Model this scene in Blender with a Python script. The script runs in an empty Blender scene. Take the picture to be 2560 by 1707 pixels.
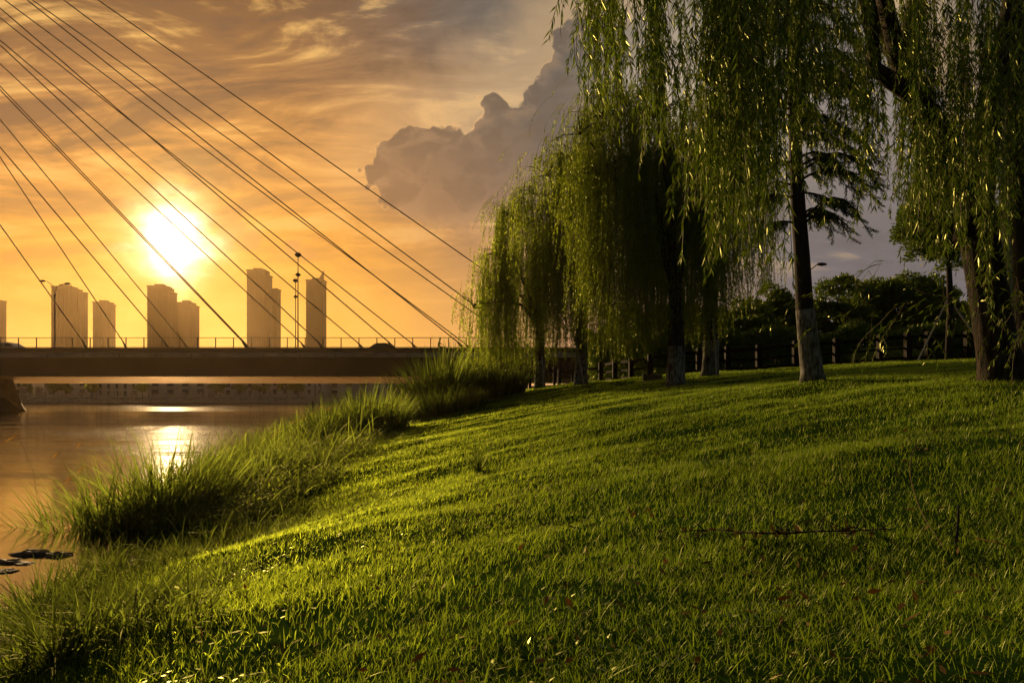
import bpy, math
import numpy as np
from mathutils import Vector
S = bpy.context.scene
COL = S.collection
R = math.radians
rng = np.random.default_rng(7)

# ------------------------------------------------------------------ camera
FPX, HOR, HC = 1707.0, 985.0, 2.0          # focal length, horizon row and eye height measured on the photograph
cam = bpy.data.cameras.new('camera'); co = bpy.data.objects.new('camera', cam); COL.objects.link(co)
co.location = (0, 0, HC); co.rotation_euler = (R(90), 0, 0)
cam.sensor_width = 36; cam.lens = 36 * FPX / 2560
cam.shift_y = (HOR - 853.5) / 2560
cam.clip_start = .05; cam.clip_end = 8000
S.camera = co
S.view_settings.view_transform = 'Standard'; S.view_settings.look = 'None'
S.view_settings.gamma = 1; S.view_settings.exposure = 0.0
S.cycles.max_bounces = 6; S.cycles.diffuse_bounces = 3; S.cycles.glossy_bounces = 3
S.cycles.transmission_bounces = 4; S.cycles.volume_bounces = 0; S.cycles.transparent_max_bounces = 8
S.cycles.use_denoising = True; S.cycles.blur_glossy = 2.0
S.cycles.sample_clamp_indirect = 60.0; S.cycles.sample_clamp_direct = 12.0

def at(px, py, Y):
    return Vector(((px - 1280) / FPX * Y, Y, HC - (py - HOR) / FPX * Y))
def lin(r, g, b):
    f = lambda c: (c / 255 / 12.92) if c / 255 <= .04045 else ((c / 255 + .055) / 1.055) ** 2.4
    return (f(r), f(g), f(b), 1)

# ------------------------------------------------------------------ node helper
class NT:
    def __init__(s, tree): s.t = tree; s.n = tree.nodes; s.l = tree.links
    def new(s, ty, **k):
        n = s.n.new(ty)
        for a, b in k.items(): setattr(n, a, b)
        return n
    def put(s, sock, v):
        if isinstance(v, bpy.types.NodeSocket): s.l.new(v, sock)
        else:
            if isinstance(v, (int, float)) and hasattr(sock.default_value, '__len__'): v = (v,) * len(sock.default_value)
            sock.default_value = v
    def m(s, op, a, b=0, c=0, clamp=False):
        n = s.new('ShaderNodeMath', operation=op, use_clamp=clamp)
        s.put(n.inputs[0], a); s.put(n.inputs[1], b); s.put(n.inputs[2], c); return n.outputs[0]
    def add(s, a, b): return s.m('ADD', a, b)
    def sub(s, a, b): return s.m('SUBTRACT', a, b)
    def mul(s, a, b): return s.m('MULTIPLY', a, b)
    def smooth(s, v, a, b):
        n = s.new('ShaderNodeMapRange', interpolation_type='SMOOTHSTEP')
        s.put(n.inputs[0], v); n.inputs[1].default_value = a; n.inputs[2].default_value = b; return n.outputs[0]
    def mix(s, f, a, b, blend='MIX'):
        n = s.new('ShaderNodeMix', data_type='RGBA', blend_type=blend)
        s.put(n.inputs[0], f); s.put(n.inputs[6], a); s.put(n.inputs[7], b); return n.outputs[2]
    def ramp(s, f, stops, interp='LINEAR'):
        n = s.new('ShaderNodeValToRGB'); s.put(n.inputs[0], f); r = n.color_ramp; r.interpolation = interp
        while len(r.elements) < len(stops): r.elements.new(.5)
        for e, (p, c) in zip(r.elements, stops): e.position = p; e.color = c
        return n.outputs[0]
    def noise(s, vec, scale, detail=4, rough=.5, dist=0.0):
        n = s.new('ShaderNodeTexNoise'); s.put(n.inputs['Vector'], vec)
        n.inputs['Scale'].default_value = scale; n.inputs['Detail'].default_value = detail
        n.inputs['Roughness'].default_value = rough; n.inputs['Distortion'].default_value = dist
        return n.outputs[0]
    def xyz(s, x, y, z=0):
        n = s.new('ShaderNodeCombineXYZ'); s.put(n.inputs[0], x); s.put(n.inputs[1], y); s.put(n.inputs[2], z); return n.outputs[0]
    def mapping(s, vec, loc=(0, 0, 0), rot=(0, 0, 0), scale=(1, 1, 1)):
        n = s.new('ShaderNodeMapping'); s.put(n.inputs[0], vec); n.inputs[1].default_value = loc
        n.inputs[2].default_value = rot; n.inputs[3].default_value = scale; return n.outputs[0]

# ------------------------------------------------------------------ sky and sun
SUN = Vector(((425 - 1280) / FPX, 1, (HOR - 600) / FPX)).normalized()
ELEV = math.asin(SUN.z); AZ = math.atan2(SUN.x, SUN.y)
w = bpy.data.worlds.new('World'); S.world = w; w.use_nodes = True
q = NT(w.node_tree); q.n.clear()
out = q.new('ShaderNodeOutputWorld'); bg = q.new('ShaderNodeBackground'); q.l.new(bg.outputs[0], out.inputs[0])
sky = q.new('ShaderNodeTexSky', sky_type='NISHITA', sun_disc=False, sun_elevation=ELEV, sun_rotation=AZ)
sky.dust_density = 4; sky.air_density = 1.5
tc = q.new('ShaderNodeTexCoord')
sep = q.new('ShaderNodeSeparateXYZ'); q.l.new(tc.outputs['Generated'], sep.inputs[0])
yy = q.m('MAXIMUM', sep.outputs[1], .18)
U = q.mul(q.m('DIVIDE', sep.outputs[0], yy), FPX / 1000)        # azimuth and height as slopes, in thousands of focal-length units
V = q.mul(q.m('DIVIDE', q.m('MAXIMUM', sep.outputs[2], 0), yy), FPX / 1000)
UV = q.xyz(U, V)
L = lin
gold = q.ramp(V, [(0, L(226, 164, 80)), (.12, L(234, 168, 62)), (.35, L(228, 154, 54)), (.55, L(214, 148, 74)), (.78, L(168, 120, 74)), (1, L(116, 84, 58))])
grey = q.ramp(V, [(0, L(190, 150, 124)), (.18, L(184, 145, 112)), (.4, L(160, 136, 114)), (.62, L(150, 136, 120)), (1, L(112, 110, 104))])
far_grey = q.ramp(V, [(0, L(128, 124, 126)), (.25, L(112, 110, 116)), (.45, L(122, 116, 116)), (.7, L(140, 132, 128)), (1, L(118, 114, 110))])
base = q.mix(q.smooth(q.add(U, q.mul(V, .25)), -.45, .35), gold, grey)
base = q.mix(q.smooth(U, .32, .75), base, far_grey)
# streaked high cloud
wv = q.mapping(UV, rot=(0, 0, R(22)), scale=(1.5, 5.0, 1))
st1 = q.noise(wv, 1.25, 7, .58, 1.4)
wv2 = q.mapping(UV, loc=(3, 1, 0), rot=(0, 0, R(-8)), scale=(1.2, 5.5, 1))
st2 = q.noise(wv2, 1.7, 6, .6, .7)
st = q.add(q.mul(st1, .62), q.mul(st2, .38))
stre = q.smooth(V, .12, .75)
dark = q.mul(q.smooth(st, .55, .40), q.add(q.mul(stre, .85), .10))
lite = q.mul(q.smooth(st, .50, .62), q.add(q.mul(stre, .6), .12))
base = q.mix(dark, base, q.mix(q.smooth(U, -.5, .2), L(110, 84, 66), L(92, 86, 80)))
base = q.mix(lite, base, q.mix(q.smooth(U, -.7, .2), L(250, 196, 112), L(240, 198, 136)))
# soft dark bank at the upper right
dd = q.m('SQRT', q.add(q.m('POWER', q.sub(U, .12), 2), q.m('POWER', q.mul(q.sub(V, 1.0), 1.5), 2)))
base = q.mix(q.mul(q.smooth(q.add(dd, q.mul(st1, .35)), .62, .26), .85), base, L(98, 96, 92))
# cumulus banks: blobs with billowed edges
bn = q.new('ShaderNodeTexVoronoi', feature='SMOOTH_F1'); q.put(bn.inputs['Vector'], UV); bn.inputs['Scale'].default_value = 17
bn.inputs['Detail'].default_value = 2.5; bn.inputs['Smoothness'].default_value = .35
bl = q.sub(.5, bn.outputs['Distance'])
def bank(blobs, amp, floor):
    f = None
    for (px, py, r) in blobs:
        d = q.new('ShaderNodeVectorMath', operation='DISTANCE'); q.l.new(UV, d.inputs[0])
        d.inputs[1].default_value = ((px - 1280) / 1000, (HOR - py) / 1000, 0)
        g = q.sub(r / 1000, d.outputs['Value'])
        f = g if f is None else q.m('SMOOTH_MAX', f, g, .012)
    f = q.add(f, q.mul(bl, amp))
    return f
big = bank([(985, 415, 82), (1040, 385, 88), (1100, 370, 80), (935, 440, 48), (925, 428, 42), (1130, 455, 150), (1180, 420, 120), (1010, 470, 85),
            (1250, 300, 66), (1228, 262, 50), (1300, 300, 55), (1320, 420, 190), (1420, 300, 150), (1400, 190, 75), (1480, 150, 130),
            (1650, 330, 330), (1950, 300, 420)], .042, 0)
base = q.mix(q.mul(q.mul(q.smooth(big, -.22, -.01), q.smooth(V, .40, .6)), .55), base, q.mix(q.smooth(U, -.5, .0), L(232, 172, 104), L(214, 178, 132)))
msk = q.mul(q.smooth(big, 0.0, .007), q.smooth(V, .36, .48))
ccol = q.mix(q.smooth(U, -.42, .22), L(118, 96, 78), L(86, 88, 87))
ccol = q.mix(q.smooth(V, .72, .36), ccol, q.mix(q.smooth(U, -.4, .3), L(150, 112, 82), L(122, 109, 98)))
ccol = q.mix(q.mul(q.smooth(q.noise(UV, 6, 5, .55), .42, .62), .10), ccol, L(180, 146, 114))
bill = q.noise(q.mapping(UV, scale=(1, 1.25, 1)), 11, 5, .55, .6)
ccol = q.mix(q.mul(q.smooth(bill, .54, .40), .38), ccol, L(92, 80, 70))
ccol = q.mix(q.mul(q.mul(q.smooth(big, .06, .012), q.smooth(bill, .44, .6)), .2), ccol, L(206, 164, 120))
ccol = q.mix(q.smooth(U, .4, .8), ccol, far_grey)
rim = q.mul(q.mul(q.smooth(big, -.004, .001), q.smooth(big, .007, .001)), q.smooth(V, .40, .52))
base = q.mix(q.mul(msk, .93), base, ccol)
base = q.mix(q.mul(rim, q.mul(.5, q.mul(q.smooth(bill, .46, .60), q.smooth(U, .25, -.1)))), base, L(240, 186, 124))
sm = bank([(590, 570, 48), (560, 600, 40), (625, 600, 40), (730, 622, 36), (700, 645, 30), (765, 640, 26)], .03, 0)
smm = q.mul(q.smooth(sm, -.006, .012), q.smooth(V, .30, .38))
base = q.mix(q.mul(smm, .8), base, L(196, 134, 76))
rim2 = q.mul(q.smooth(sm, -.006, .001), q.smooth(sm, .007, .001))
base = q.mix(q.mul(q.mul(rim2, .0), q.mul(.35, q.smooth(V, .33, .38))), base, L(255, 222, 140))
bp_ = q.m('SQRT', q.add(q.m('POWER', q.sub(U, .46), 2), q.m('POWER', q.sub(V, .74), 2)))
base = q.mix(q.mul(q.smooth(q.add(bp_, q.mul(st2, .2)), .46, .16), .75), base, L(206, 188, 164))
# glow round the sun (white core, yellow halo), partly veiled by a ragged cloud
sd = q.new('ShaderNodeVectorMath', operation='DISTANCE'); q.l.new(UV, sd.inputs[0]); sd.inputs[1].default_value = (-.855, .385, 0)
sdd = q.add(sd.outputs['Value'], q.mul(q.sub(q.noise(q.mapping(UV, scale=(1, 1.8, 1)), 9, 4, .5), .5), .13))
def gauss(d, s): return q.m('EXPONENT', q.mul(q.m('POWER', q.mul(d, 1 / s), 2), -1))
halo = q.mul(gauss(sdd, .30), .12)
core = q.mul(gauss(sdd, .074), 3.6)
mid = q.mul(gauss(sdd, .14), .35)
glow = q.mix(1, q.mix(1, q.mix(0, L(0, 0, 0), L(0, 0, 0)), (0, 0, 0, 1)), (0, 0, 0, 1))
def scaled(col, f):
    n = q.new('ShaderNodeVectorMath', operation='SCALE'); n.inputs[0].default_value = col; q.put(n.inputs[3], f); return n.outputs[0]
def vadd(a, b):
    n = q.new('ShaderNodeVectorMath', operation='ADD'); q.put(n.inputs[0], a); q.put(n.inputs[1], b); return n.outputs[0]
tot = vadd(vadd(scaled((1, .56, .10), halo), scaled((1, .9, .62), core)), scaled((1, .78, .24), mid))
tot = vadd(base, tot)
# overhead and behind: the plain evening sky
nis = q.new('ShaderNodeVectorMath', operation='SCALE'); q.l.new(sky.outputs[0], nis.inputs[0]); nis.inputs[3].default_value = .035
beh = q.smooth(sep.outputs[1], .30, .10)
fin = q.mix(beh, tot, nis.outputs[0])
q.l.new(fin, bg.inputs[0]); bg.inputs[1].default_value = 1.0
w.cycles.sampling_method = 'MANUAL'; w.cycles.sample_map_resolution = 1024

sl = bpy.data.lights.new('sun', 'SUN'); so = bpy.data.objects.new('sun', sl); COL.objects.link(so)
sl.energy = 5.0; sl.angle = R(.6); sl.color = (1, .66, .30)
so.rotation_euler = (-SUN).to_track_quat('-Z', 'Y').to_euler(); so.location = (-60, 60, 60)

# ------------------------------------------------------------------ object helpers
def tag(o, label=None, cat=None, group=None, kind=None):
    if label: o['label'] = label
    if cat: o['category'] = cat
    if group: o['group'] = group
    if kind: o['kind'] = kind
    return o
def empty(name, loc, label, cat, group=None):
    o = bpy.data.objects.new(name, None); COL.objects.link(o); o.location = loc; o.empty_display_size = .2
    return tag(o, label, cat, group)
def mesh(name, V, F, mat, parent=None, smooth=False, origin=None):
    """V (N,3); F a list of equal-size face arrays or python lists"""
    V = np.asarray(V, dtype=np.float64).reshape(-1, 3)
    org = Vector(parent.location) if parent is not None and parent.parent is None else None
    if parent is not None:
        p = parent; off = Vector((0, 0, 0))
        while p is not None: off += p.location; p = p.parent
        V = V - np.array(off)
    elif origin is not None: V = V - np.array(origin)
    me = bpy.data.meshes.new(name)
    groups = F if isinstance(F, list) and len(F) and isinstance(F[0], np.ndarray) else None
    if groups is None:
        me.from_pydata([tuple(v) for v in V], [], [tuple(int(i) for i in f) for f in F])
    else:
        me.vertices.add(len(V)); me.vertices.foreach_set('co', V.astype(np.float32).ravel())
        li = np.concatenate([g.ravel() for g in groups]).astype(np.int32)
        cnt = np.concatenate([np.full(len(g), g.shape[1]) for g in groups])
        st_ = np.concatenate([[0], np.cumsum(cnt)[:-1]]).astype(np.int32)
        me.loops.add(len(li)); me.loops.foreach_set('vertex_index', li)
        me.polygons.add(len(cnt)); me.polygons.foreach_set('loop_start', st_); 
        me.update(calc_edges=True)
    if smooth: me.polygons.foreach_set('use_smooth', np.ones(len(me.polygons), dtype=bool))
    me.materials.append(mat)
    o = bpy.data.objects.new(name, me); COL.objects.link(o)
    if parent is not None: o.parent = parent
    elif origin is not None: o.location = origin
    return o
class MB:
    def __init__(s): s.v = []; s.f = []
    def box(s, x0, x1, y0, y1, z0, z1):
        b = len(s.v)
        s.v += [(x, y, z) for z in (z0, z1) for x, y in ((x0, y0), (x1, y0), (x1, y1), (x0, y1))]
        s.f += [(b, b+3, b+2, b+1), (b+4, b+5, b+6, b+7)] + [(b+i, b+(i+1) % 4, b+4+(i+1) % 4, b+4+i) for i in range(4)]
        return s
    def bar(s, p, q_, w, h=None, up=Vector((0, 0, 1))):
        h = h or w; p = Vector(p); q_ = Vector(q_); d = (q_ - p).normalized()
        if abs(d.dot(up)) > .95: up = Vector((0, 1, 0))
        sd_ = d.cross(up).normalized(); u = sd_.cross(d).normalized(); b = len(s.v)
        for c in (p, q_):
            for a, e in ((-1, -1), (1, -1), (1, 1), (-1, 1)): s.v.append(tuple(c + sd_ * a * w / 2 + u * e * h / 2))
        s.f += [(b, b+1, b+2, b+3), (b+7, b+6, b+5, b+4)] + [(b+i, b+4+i, b+4+(i+1) % 4, b+(i+1) % 4) for i in range(4)]
        return s
    def tube(s, pts, rad, n=8, cap=True):
        pts = [Vector(p) for p in pts]; rad = [rad] * len(pts) if isinstance(rad, (int, float)) else rad
        b = len(s.v); prev = None
        for i, p in enumerate(pts):
            d = (pts[min(i+1, len(pts)-1)] - pts[max(i-1, 0)]).normalized()
            ref = prev or (Vector((1, 0, 0)) if abs(d.x) < .9 else Vector((0, 1, 0)))
            u = (ref - d * ref.dot(d)).normalized(); v = d.cross(u); prev = u
            for k in range(n):
                a = 2 * math.pi * k / n; s.v.append(tuple(p + (u * math.cos(a) + v * math.sin(a)) * rad[i]))
        for i in range(len(pts) - 1):
            for k in range(n):
                a = b + i*n + k; c = b + i*n + (k+1) % n; s.f.append((a, c, c + n, a + n))
        if cap: s.f += [tuple(b + k for k in reversed(range(n))), tuple(b + (len(pts)-1)*n + k for k in range(n))]
        return s
    def prism(s, prof, axis, a0, a1):
        """profile [(u,v)] in the plane square to axis 'x' (u=y,v=z) or 'y' (u=x,v=z)"""
        b = len(s.v); n = len(prof)
        for a in (a0, a1):
            for u, v in prof: s.v.append((a, u, v) if axis == 'x' else (u, a, v))
        s.f += [tuple(range(b, b+n)), tuple(reversed(range(b+n, b+2*n)))] + [(b+i, b+n+i, b+n+(i+1) % n, b+(i+1) % n) for i in range(n)]
        return s
    def lathe(s, c, prof, n=12, sx=1, sy=1):
        b = len(s.v); c = Vector(c)
        for r_, z in prof:
            for k in range(n):
                a = 2*math.pi*k/n; s.v.append((c.x + r_*sx*math.cos(a), c.y + r_*sy*math.sin(a), c.z + z))
        for i in range(len(prof)-1):
            for k in range(n):
                a = b+i*n+k; d = b+i*n+(k+1) % n; s.f.append((a, d, d+n, a+n))
        s.f += [tuple(b+k for k in reversed(range(n))), tuple(b+(len(prof)-1)*n+k for k in range(n))]
        return s
    def build(s, name, mat, parent=None, smooth=False, origin=None): return mesh(name, s.v, s.f, mat, parent, smooth, origin)

# ------------------------------------------------------------------ materials
def mat(name, col, rough=.8, metal=0, spec=.25, var=None, scale=3, bump=0, bscale=20, stretch=(1, 1, 1), bd=.03):
    m_ = bpy.data.materials.new(name); m_.use_nodes = True; t = NT(m_.node_tree); b = t.n['Principled BSDF']
    b.inputs['Roughness'].default_value = rough; b.inputs['Metallic'].default_value = metal
    b.inputs['Specular IOR Level'].default_value = spec
    g = t.new('ShaderNodeNewGeometry').outputs['Position']; g = t.mapping(g, scale=stretch)
    c = col + (1,) if len(col) == 3 else col
    if var:
        v = var + (1,) if len(var) == 3 else var
        f = t.smooth(t.noise(g, scale, 6, .62), .35, .65); t.put(b.inputs['Base Color'], t.mix(f, c, v))
    else: b.inputs['Base Color'].default_value = c
    if bump:
        bp = t.new('ShaderNodeBump'); bp.inputs['Strength'].default_value = bump; bp.inputs['Distance'].default_value = bd
        t.put(bp.inputs['Height'], t.noise(g, bscale, 6, .65)); t.l.new(bp.outputs[0], b.inputs['Normal'])
    return m_
def leaf_mat(name, cols, trans=.5, rough=.45, spec=.3, tcol=(.30, .36, .04), patch=None, fwd=.45):
    """thin leaves: reflected and transmitted light, a different green for every leaf"""
    m_ = bpy.data.materials.new(name); m_.use_nodes = True; t = NT(m_.node_tree); t.n.clear()
    o = t.new('ShaderNodeOutputMaterial'); g = t.new('ShaderNodeNewGeometry')
    rnd = g.outputs['Random Per Island']
    c = t.ramp(rnd, [(i / (len(cols) - 1), k + (1,)) for i, k in enumerate(cols)])
    if patch:
        f = t.smooth(t.noise(g.outputs['Position'], patch[0], 4, .6), .38, .62)
        c = t.mix(t.mul(f, patch[2]), c, patch[1] + (1,))
    d = t.new('ShaderNodeBsdfDiffuse'); t.put(d.inputs[0], c)
    tr = t.new('ShaderNodeBsdfTranslucent'); t.put(tr.inputs[0], t.mix(.55, c, tcol + (1,)))
    rf = t.new('ShaderNodeBsdfRefraction'); rf.inputs['IOR'].default_value = 1.45; rf.inputs['Roughness'].default_value = .75
    t.put(rf.inputs[0], t.mix(.8, c, tuple(min(1, k*1.9) for k in tcol) + (1,)))
    mt_ = t.new('ShaderNodeMixShader'); mt_.inputs[0].default_value = fwd; t.l.new(tr.outputs[0], mt_.inputs[1]); t.l.new(rf.outputs[0], mt_.inputs[2])
    gl = t.new('ShaderNodeBsdfGlossy'); gl.inputs['Roughness'].default_value = rough; gl.inputs[0].default_value = (.75, .8, .35, 1)
    m1 = t.new('ShaderNodeMixShader'); m1.inputs[0].default_value = trans; t.l.new(d.outputs[0], m1.inputs[1]); t.l.new(mt_.outputs[0], m1.inputs[2])
    fr = t.new('ShaderNodeFresnel'); fr.inputs[0].default_value = 1.4
    m2 = t.new('ShaderNodeMixShader'); t.put(m2.inputs[0], t.mul(fr.outputs[0], spec)); t.l.new(m1.outputs[0], m2.inputs[1]); t.l.new(gl.outputs[0], m2.inputs[2])
    t.l.new(m2.outputs[0], o.inputs[0]); return m_

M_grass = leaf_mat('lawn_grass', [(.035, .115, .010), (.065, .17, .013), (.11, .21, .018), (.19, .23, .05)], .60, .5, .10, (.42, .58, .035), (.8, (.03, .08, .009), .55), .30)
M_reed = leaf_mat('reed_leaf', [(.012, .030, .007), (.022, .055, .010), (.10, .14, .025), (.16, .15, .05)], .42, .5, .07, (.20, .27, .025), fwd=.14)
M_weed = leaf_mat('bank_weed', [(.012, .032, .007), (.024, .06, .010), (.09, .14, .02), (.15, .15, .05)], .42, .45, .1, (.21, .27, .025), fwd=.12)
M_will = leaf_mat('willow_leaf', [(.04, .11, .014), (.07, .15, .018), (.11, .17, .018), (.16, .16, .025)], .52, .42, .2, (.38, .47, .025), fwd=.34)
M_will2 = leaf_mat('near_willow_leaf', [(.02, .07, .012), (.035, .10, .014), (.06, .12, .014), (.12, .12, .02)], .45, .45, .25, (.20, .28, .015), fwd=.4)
M_broad = leaf_mat('broad_leaf', [(.03, .08, .018), (.05, .12, .022), (.09, .15, .03)], .4, .5, .2, (.26, .34, .04))
M_need = leaf_mat('redwood_needle', [(.014, .045, .018), (.02, .06, .022), (.035, .07, .02)], .3, .5, .3, (.1, .18, .03))
M_herb = leaf_mat('herb_leaf', [(.03, .09, .02), (.05, .13, .03)], .35, .4, .25, (.2, .3, .05))
M_dead = leaf_mat('dead_leaf', [(.05, .02, .01), (.10, .05, .02), (.16, .09, .04)], .25, .5, .4, (.3, .12, .03))
M_seed = leaf_mat('seed_head', [(.35, .20, .09), (.42, .26, .12)], .55, .5, .3, (.7, .4, .15))
M_bark = mat('bark', (.014, .010, .008), .95, var=(.075, .055, .038), scale=13, bump=1, bscale=20, stretch=(1, 1, .28), bd=.09)
M_bark2 = mat('smooth_bark', (.022, .018, .015), .9, var=(.055, .042, .032), scale=14, bump=.8, bscale=26, stretch=(1, 1, .2))
M_wash = mat('whitewash', (.27, .27, .25), .95, var=(.05, .045, .035), scale=22, bump=.9, bscale=24, stretch=(1, 1, .3))
M_twig = mat('twig', (.09, .06, .02), .7)
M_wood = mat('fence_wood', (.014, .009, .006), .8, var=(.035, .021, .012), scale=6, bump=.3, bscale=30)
M_wood2 = mat('shaded_fence_wood', (.008, .005, .004), .9, var=(.018, .011, .007), scale=6)  # darker copy of the fence wood, with shade put into its colour
M_pale = mat('pale_stake', (.42, .38, .32), .7)
M_conc = mat('concrete', (.26, .22, .19), .85, var=(.18, .15, .13), scale=.6, bump=.15, bscale=6)
M_concl = mat('pale_concrete', (.36, .30, .24), .85, var=(.24, .20, .16), scale=.7)
M_girder = mat('girder_paint', (.03, .02, .014), .8, var=(.048, .032, .022), scale=.25)
M_steel = mat('dark_steel', (.05, .042, .036), .5, .4)
M_cable = mat('cable_sheath', (.035, .028, .022), .5)
M_stone = mat('stone', (.50, .44, .37), .9, var=(.30, .26, .21), scale=1.5)
M_house = mat('house_render', (.55, .50, .44), .9, var=(.40, .36, .32), scale=.3)
M_roof = mat('roof_tile', (.16, .12, .10), .9)
M_glass = mat('window_glass', (.05, .06, .08), .15)
M_tower = mat('tower_render', (.06, .038, .026), .95, var=(.045, .028, .02), scale=.05)
M_strip = mat('tower_window', (.04, .03, .025), .6)
M_rock = mat('wet_rock', (.015, .013, .011), .6, var=(.07, .06, .05), scale=8, bump=.6, bscale=18)
M_white = mat('white_paint', (.7, .7, .7), .25); M_black = mat('dark_paint', (.03, .03, .035), .2)
M_tyre = mat('rubber', (.02, .02, .02), .8); M_skin = mat('skin', (.35, .2, .13), .6); M_cloth = mat('shirt', (.12, .07, .06), .8)
M_hair = mat('hair', (.02, .015, .012), .6); M_board = mat('sawn_board', (.16, .12, .08), .8, var=(.09, .07, .05), scale=12)
M_orange = mat('orange_petal', (.6, .2, .04), .6)
# underside panels of the bridge: satin sheet metal with joints
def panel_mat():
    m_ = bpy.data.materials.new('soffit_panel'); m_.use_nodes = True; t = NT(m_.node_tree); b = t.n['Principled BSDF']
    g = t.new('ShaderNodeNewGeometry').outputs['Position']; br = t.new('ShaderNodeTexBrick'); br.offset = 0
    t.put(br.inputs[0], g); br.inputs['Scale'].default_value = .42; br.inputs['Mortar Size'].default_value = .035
    br.inputs['Color1'].default_value = (.95, .58, .18, 1); br.inputs['Color2'].default_value = (.90, .52, .15, 1); br.inputs['Mortar'].default_value = (.10, .06, .03, 1)  # gold glow of sunlight bounced off the water is put into these colours
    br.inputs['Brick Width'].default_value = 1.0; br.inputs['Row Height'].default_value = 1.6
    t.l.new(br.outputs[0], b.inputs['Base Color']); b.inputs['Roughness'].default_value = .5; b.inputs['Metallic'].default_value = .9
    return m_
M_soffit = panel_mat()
def water_mat():
    m_ = bpy.data.materials.new('river_water'); m_.use_nodes = True; t = NT(m_.node_tree); b = t.n['Principled BSDF']
    b.inputs['Base Color'].default_value = (.018, .016, .010, 1); b.inputs['Roughness'].default_value = .07
    b.inputs['IOR'].default_value = 3.0
    g = t.new('ShaderNodeNewGeometry').outputs['Position']
    s1 = t.noise(t.mapping(g, scale=(.22, 3.0, 1)), 1.3, 3, .55, .3)
    s2 = t.noise(t.mapping(g, scale=(.6, 7, 1)), 2.6, 3, .6, .2)
    sp = t.new('ShaderNodeSeparateXYZ'); t.put(sp.inputs[0], g); yv = sp.outputs[1]
    cal = t.mul(t.smooth(t.noise(t.mapping(g, scale=(.05, .16, 1)), 1, 2, .5), .30, .62), t.smooth(t.noise(t.mapping(g, scale=(.12, 1.6, 1)), 1, 3, .6), .42, .62))
    bp = t.new('ShaderNodeBump'); bp.inputs['Distance'].default_value = .05
    t.put(bp.inputs['Strength'], t.add(t.mul(t.mul(cal, 1.3), t.smooth(yv, 13, 24)), t.add(.035, t.mul(t.smooth(yv, 13, 24), .09))))
    t.put(bp.inputs['Height'], t.add(s1, t.mul(s2, .9))); t.l.new(bp.outputs[0], b.inputs['Normal'])
    return m_
M_water = water_mat()
def soil_mat():
    m_ = bpy.data.materials.new('lawn_soil'); m_.use_nodes = True; t = NT(m_.node_tree); b = t.n['Principled BSDF']
    g = t.new('ShaderNodeNewGeometry').outputs['Position']
    c = t.mix(t.smooth(t.noise(g, 1.2, 6, .6), .4, .6), (.02, .05, .007, 1), (.03, .066, .008, 1))
    c = t.mix(t.smooth(t.noise(g, 7, 4, .6), .58, .7), c, (.022, .026, .010, 1))
    t.put(b.inputs['Base Color'], c); b.inputs['Roughness'].default_value = 1; b.inputs['Specular IOR Level'].default_value = 0
    return m_
M_soil = soil_mat()

# ------------------------------------------------------------------ ground
_lat = np.random.default_rng(3).random((256, 256))
def vnoise(x, y):
    xi = np.floor(x).astype(int); yi = np.floor(y).astype(int); fx = x - xi; fy = y - yi
    fx = fx*fx*(3-2*fx); fy = fy*fy*(3-2*fy); A = lambda a, b: _lat[a % 256, b % 256]
    return (A(xi, yi)*(1-fx) + A(xi+1, yi)*fx)*(1-fy) + (A(xi, yi+1)*(1-fx) + A(xi+1, yi+1)*fx)*fy
def fbm(x, y, o=4):
    s_, a, t_ = 0, 1, 0
    for i in range(o): s_ = s_ + a * vnoise(x * 2**i + 17*i, y * 2**i + 31*i); t_ += a; a *= .5
    return s_ / t_ - .5
SHX = [-30, -5, 0, 3, 5.5, 7, 8.4, 9.5, 13, 20, 30, 45, 75, 110, 4000]
SHV = [-6, -4.4, -4.0, -4.1, -4.5, -4.5, -3.9, -5.0, -6.6, -8.0, -9.2, -8.5, -9, -10, -10]
def shore(y): return np.interp(y, SHX, SHV)
ctl = [(-4.2, 8.4, -.12), (-4.9, 7.4, -.2), (-2.6, 8.4, .42), (-1, 0, .98), (0, 0, 1.05), (2, 2, 1.38), (0, 3, 1.10), (-2.4, 3.6, .62), (-3.4, 3, .28), (-3.4, 6, .34), (-2, 6, .72), (0, 6, 1.12), (3, 6, 1.62), (5.8, 8.5, 2.1), (5, 11.4, 2.21),
       (0, 12, 1.35), (-3, 12, .72), (4.8, 20, 2.27), (6.5, 22.5, 2.62), (2.6, 25.5, 2.38), (1.2, 30, 2.26), (0, 20, 1.55), (-3, 20, 1.0), (-4.5, 25, .95), (-2, 30, 1.55), (0, 24, 1.75),
       (11.9, 25, 3.02), (9, 26, 2.9), (14, 24, 3.1), (4, 30, 2.5), (9, 14, 2.55), (9, 8, 2.4), (5, 3, 1.85), (5, -3, 1.7), (0, -6, .9), (7, -8, 1.7), (18, 10, 3.0), (25, 30, 3.2), (0, 40, 2.1), (8, 42, 2.6), (-3, 45, 1.3),
       (20, 60, 3.0), (0, 70, 2.0), (30, 80, 3.0), (-5, -12, .6), (12, -15, 2.2), (30, -10, 3.1), (30, 50, 3.2), (-2, 95, 1.6), (20, 100, 3)]
for yv in (-12, -6, 0, 3, 5.5, 7, 8.4, 9.5, 13, 16, 20, 25, 30, 37, 45, 60, 75, 95): ctl.append((float(shore(yv)), yv, 0.0)); ctl.append((float(shore(yv)) - 3, yv, -.8))
ctl = np.array(ctl); _p = ctl[:, :2]
_d = np.sqrt(((_p[:, None] - _p[None])**2).sum(-1)); n_ = len(_p)
_A = np.zeros((n_+3, n_+3)); _A[:n_, :n_] = -_d + np.eye(n_)*-.25*0 - np.eye(n_)*.35; _A[:n_, n_] = 1; _A[:n_, n_+1:] = _p; _A[n_, :n_] = 1; _A[n_+1:, :n_] = _p.T
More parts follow.
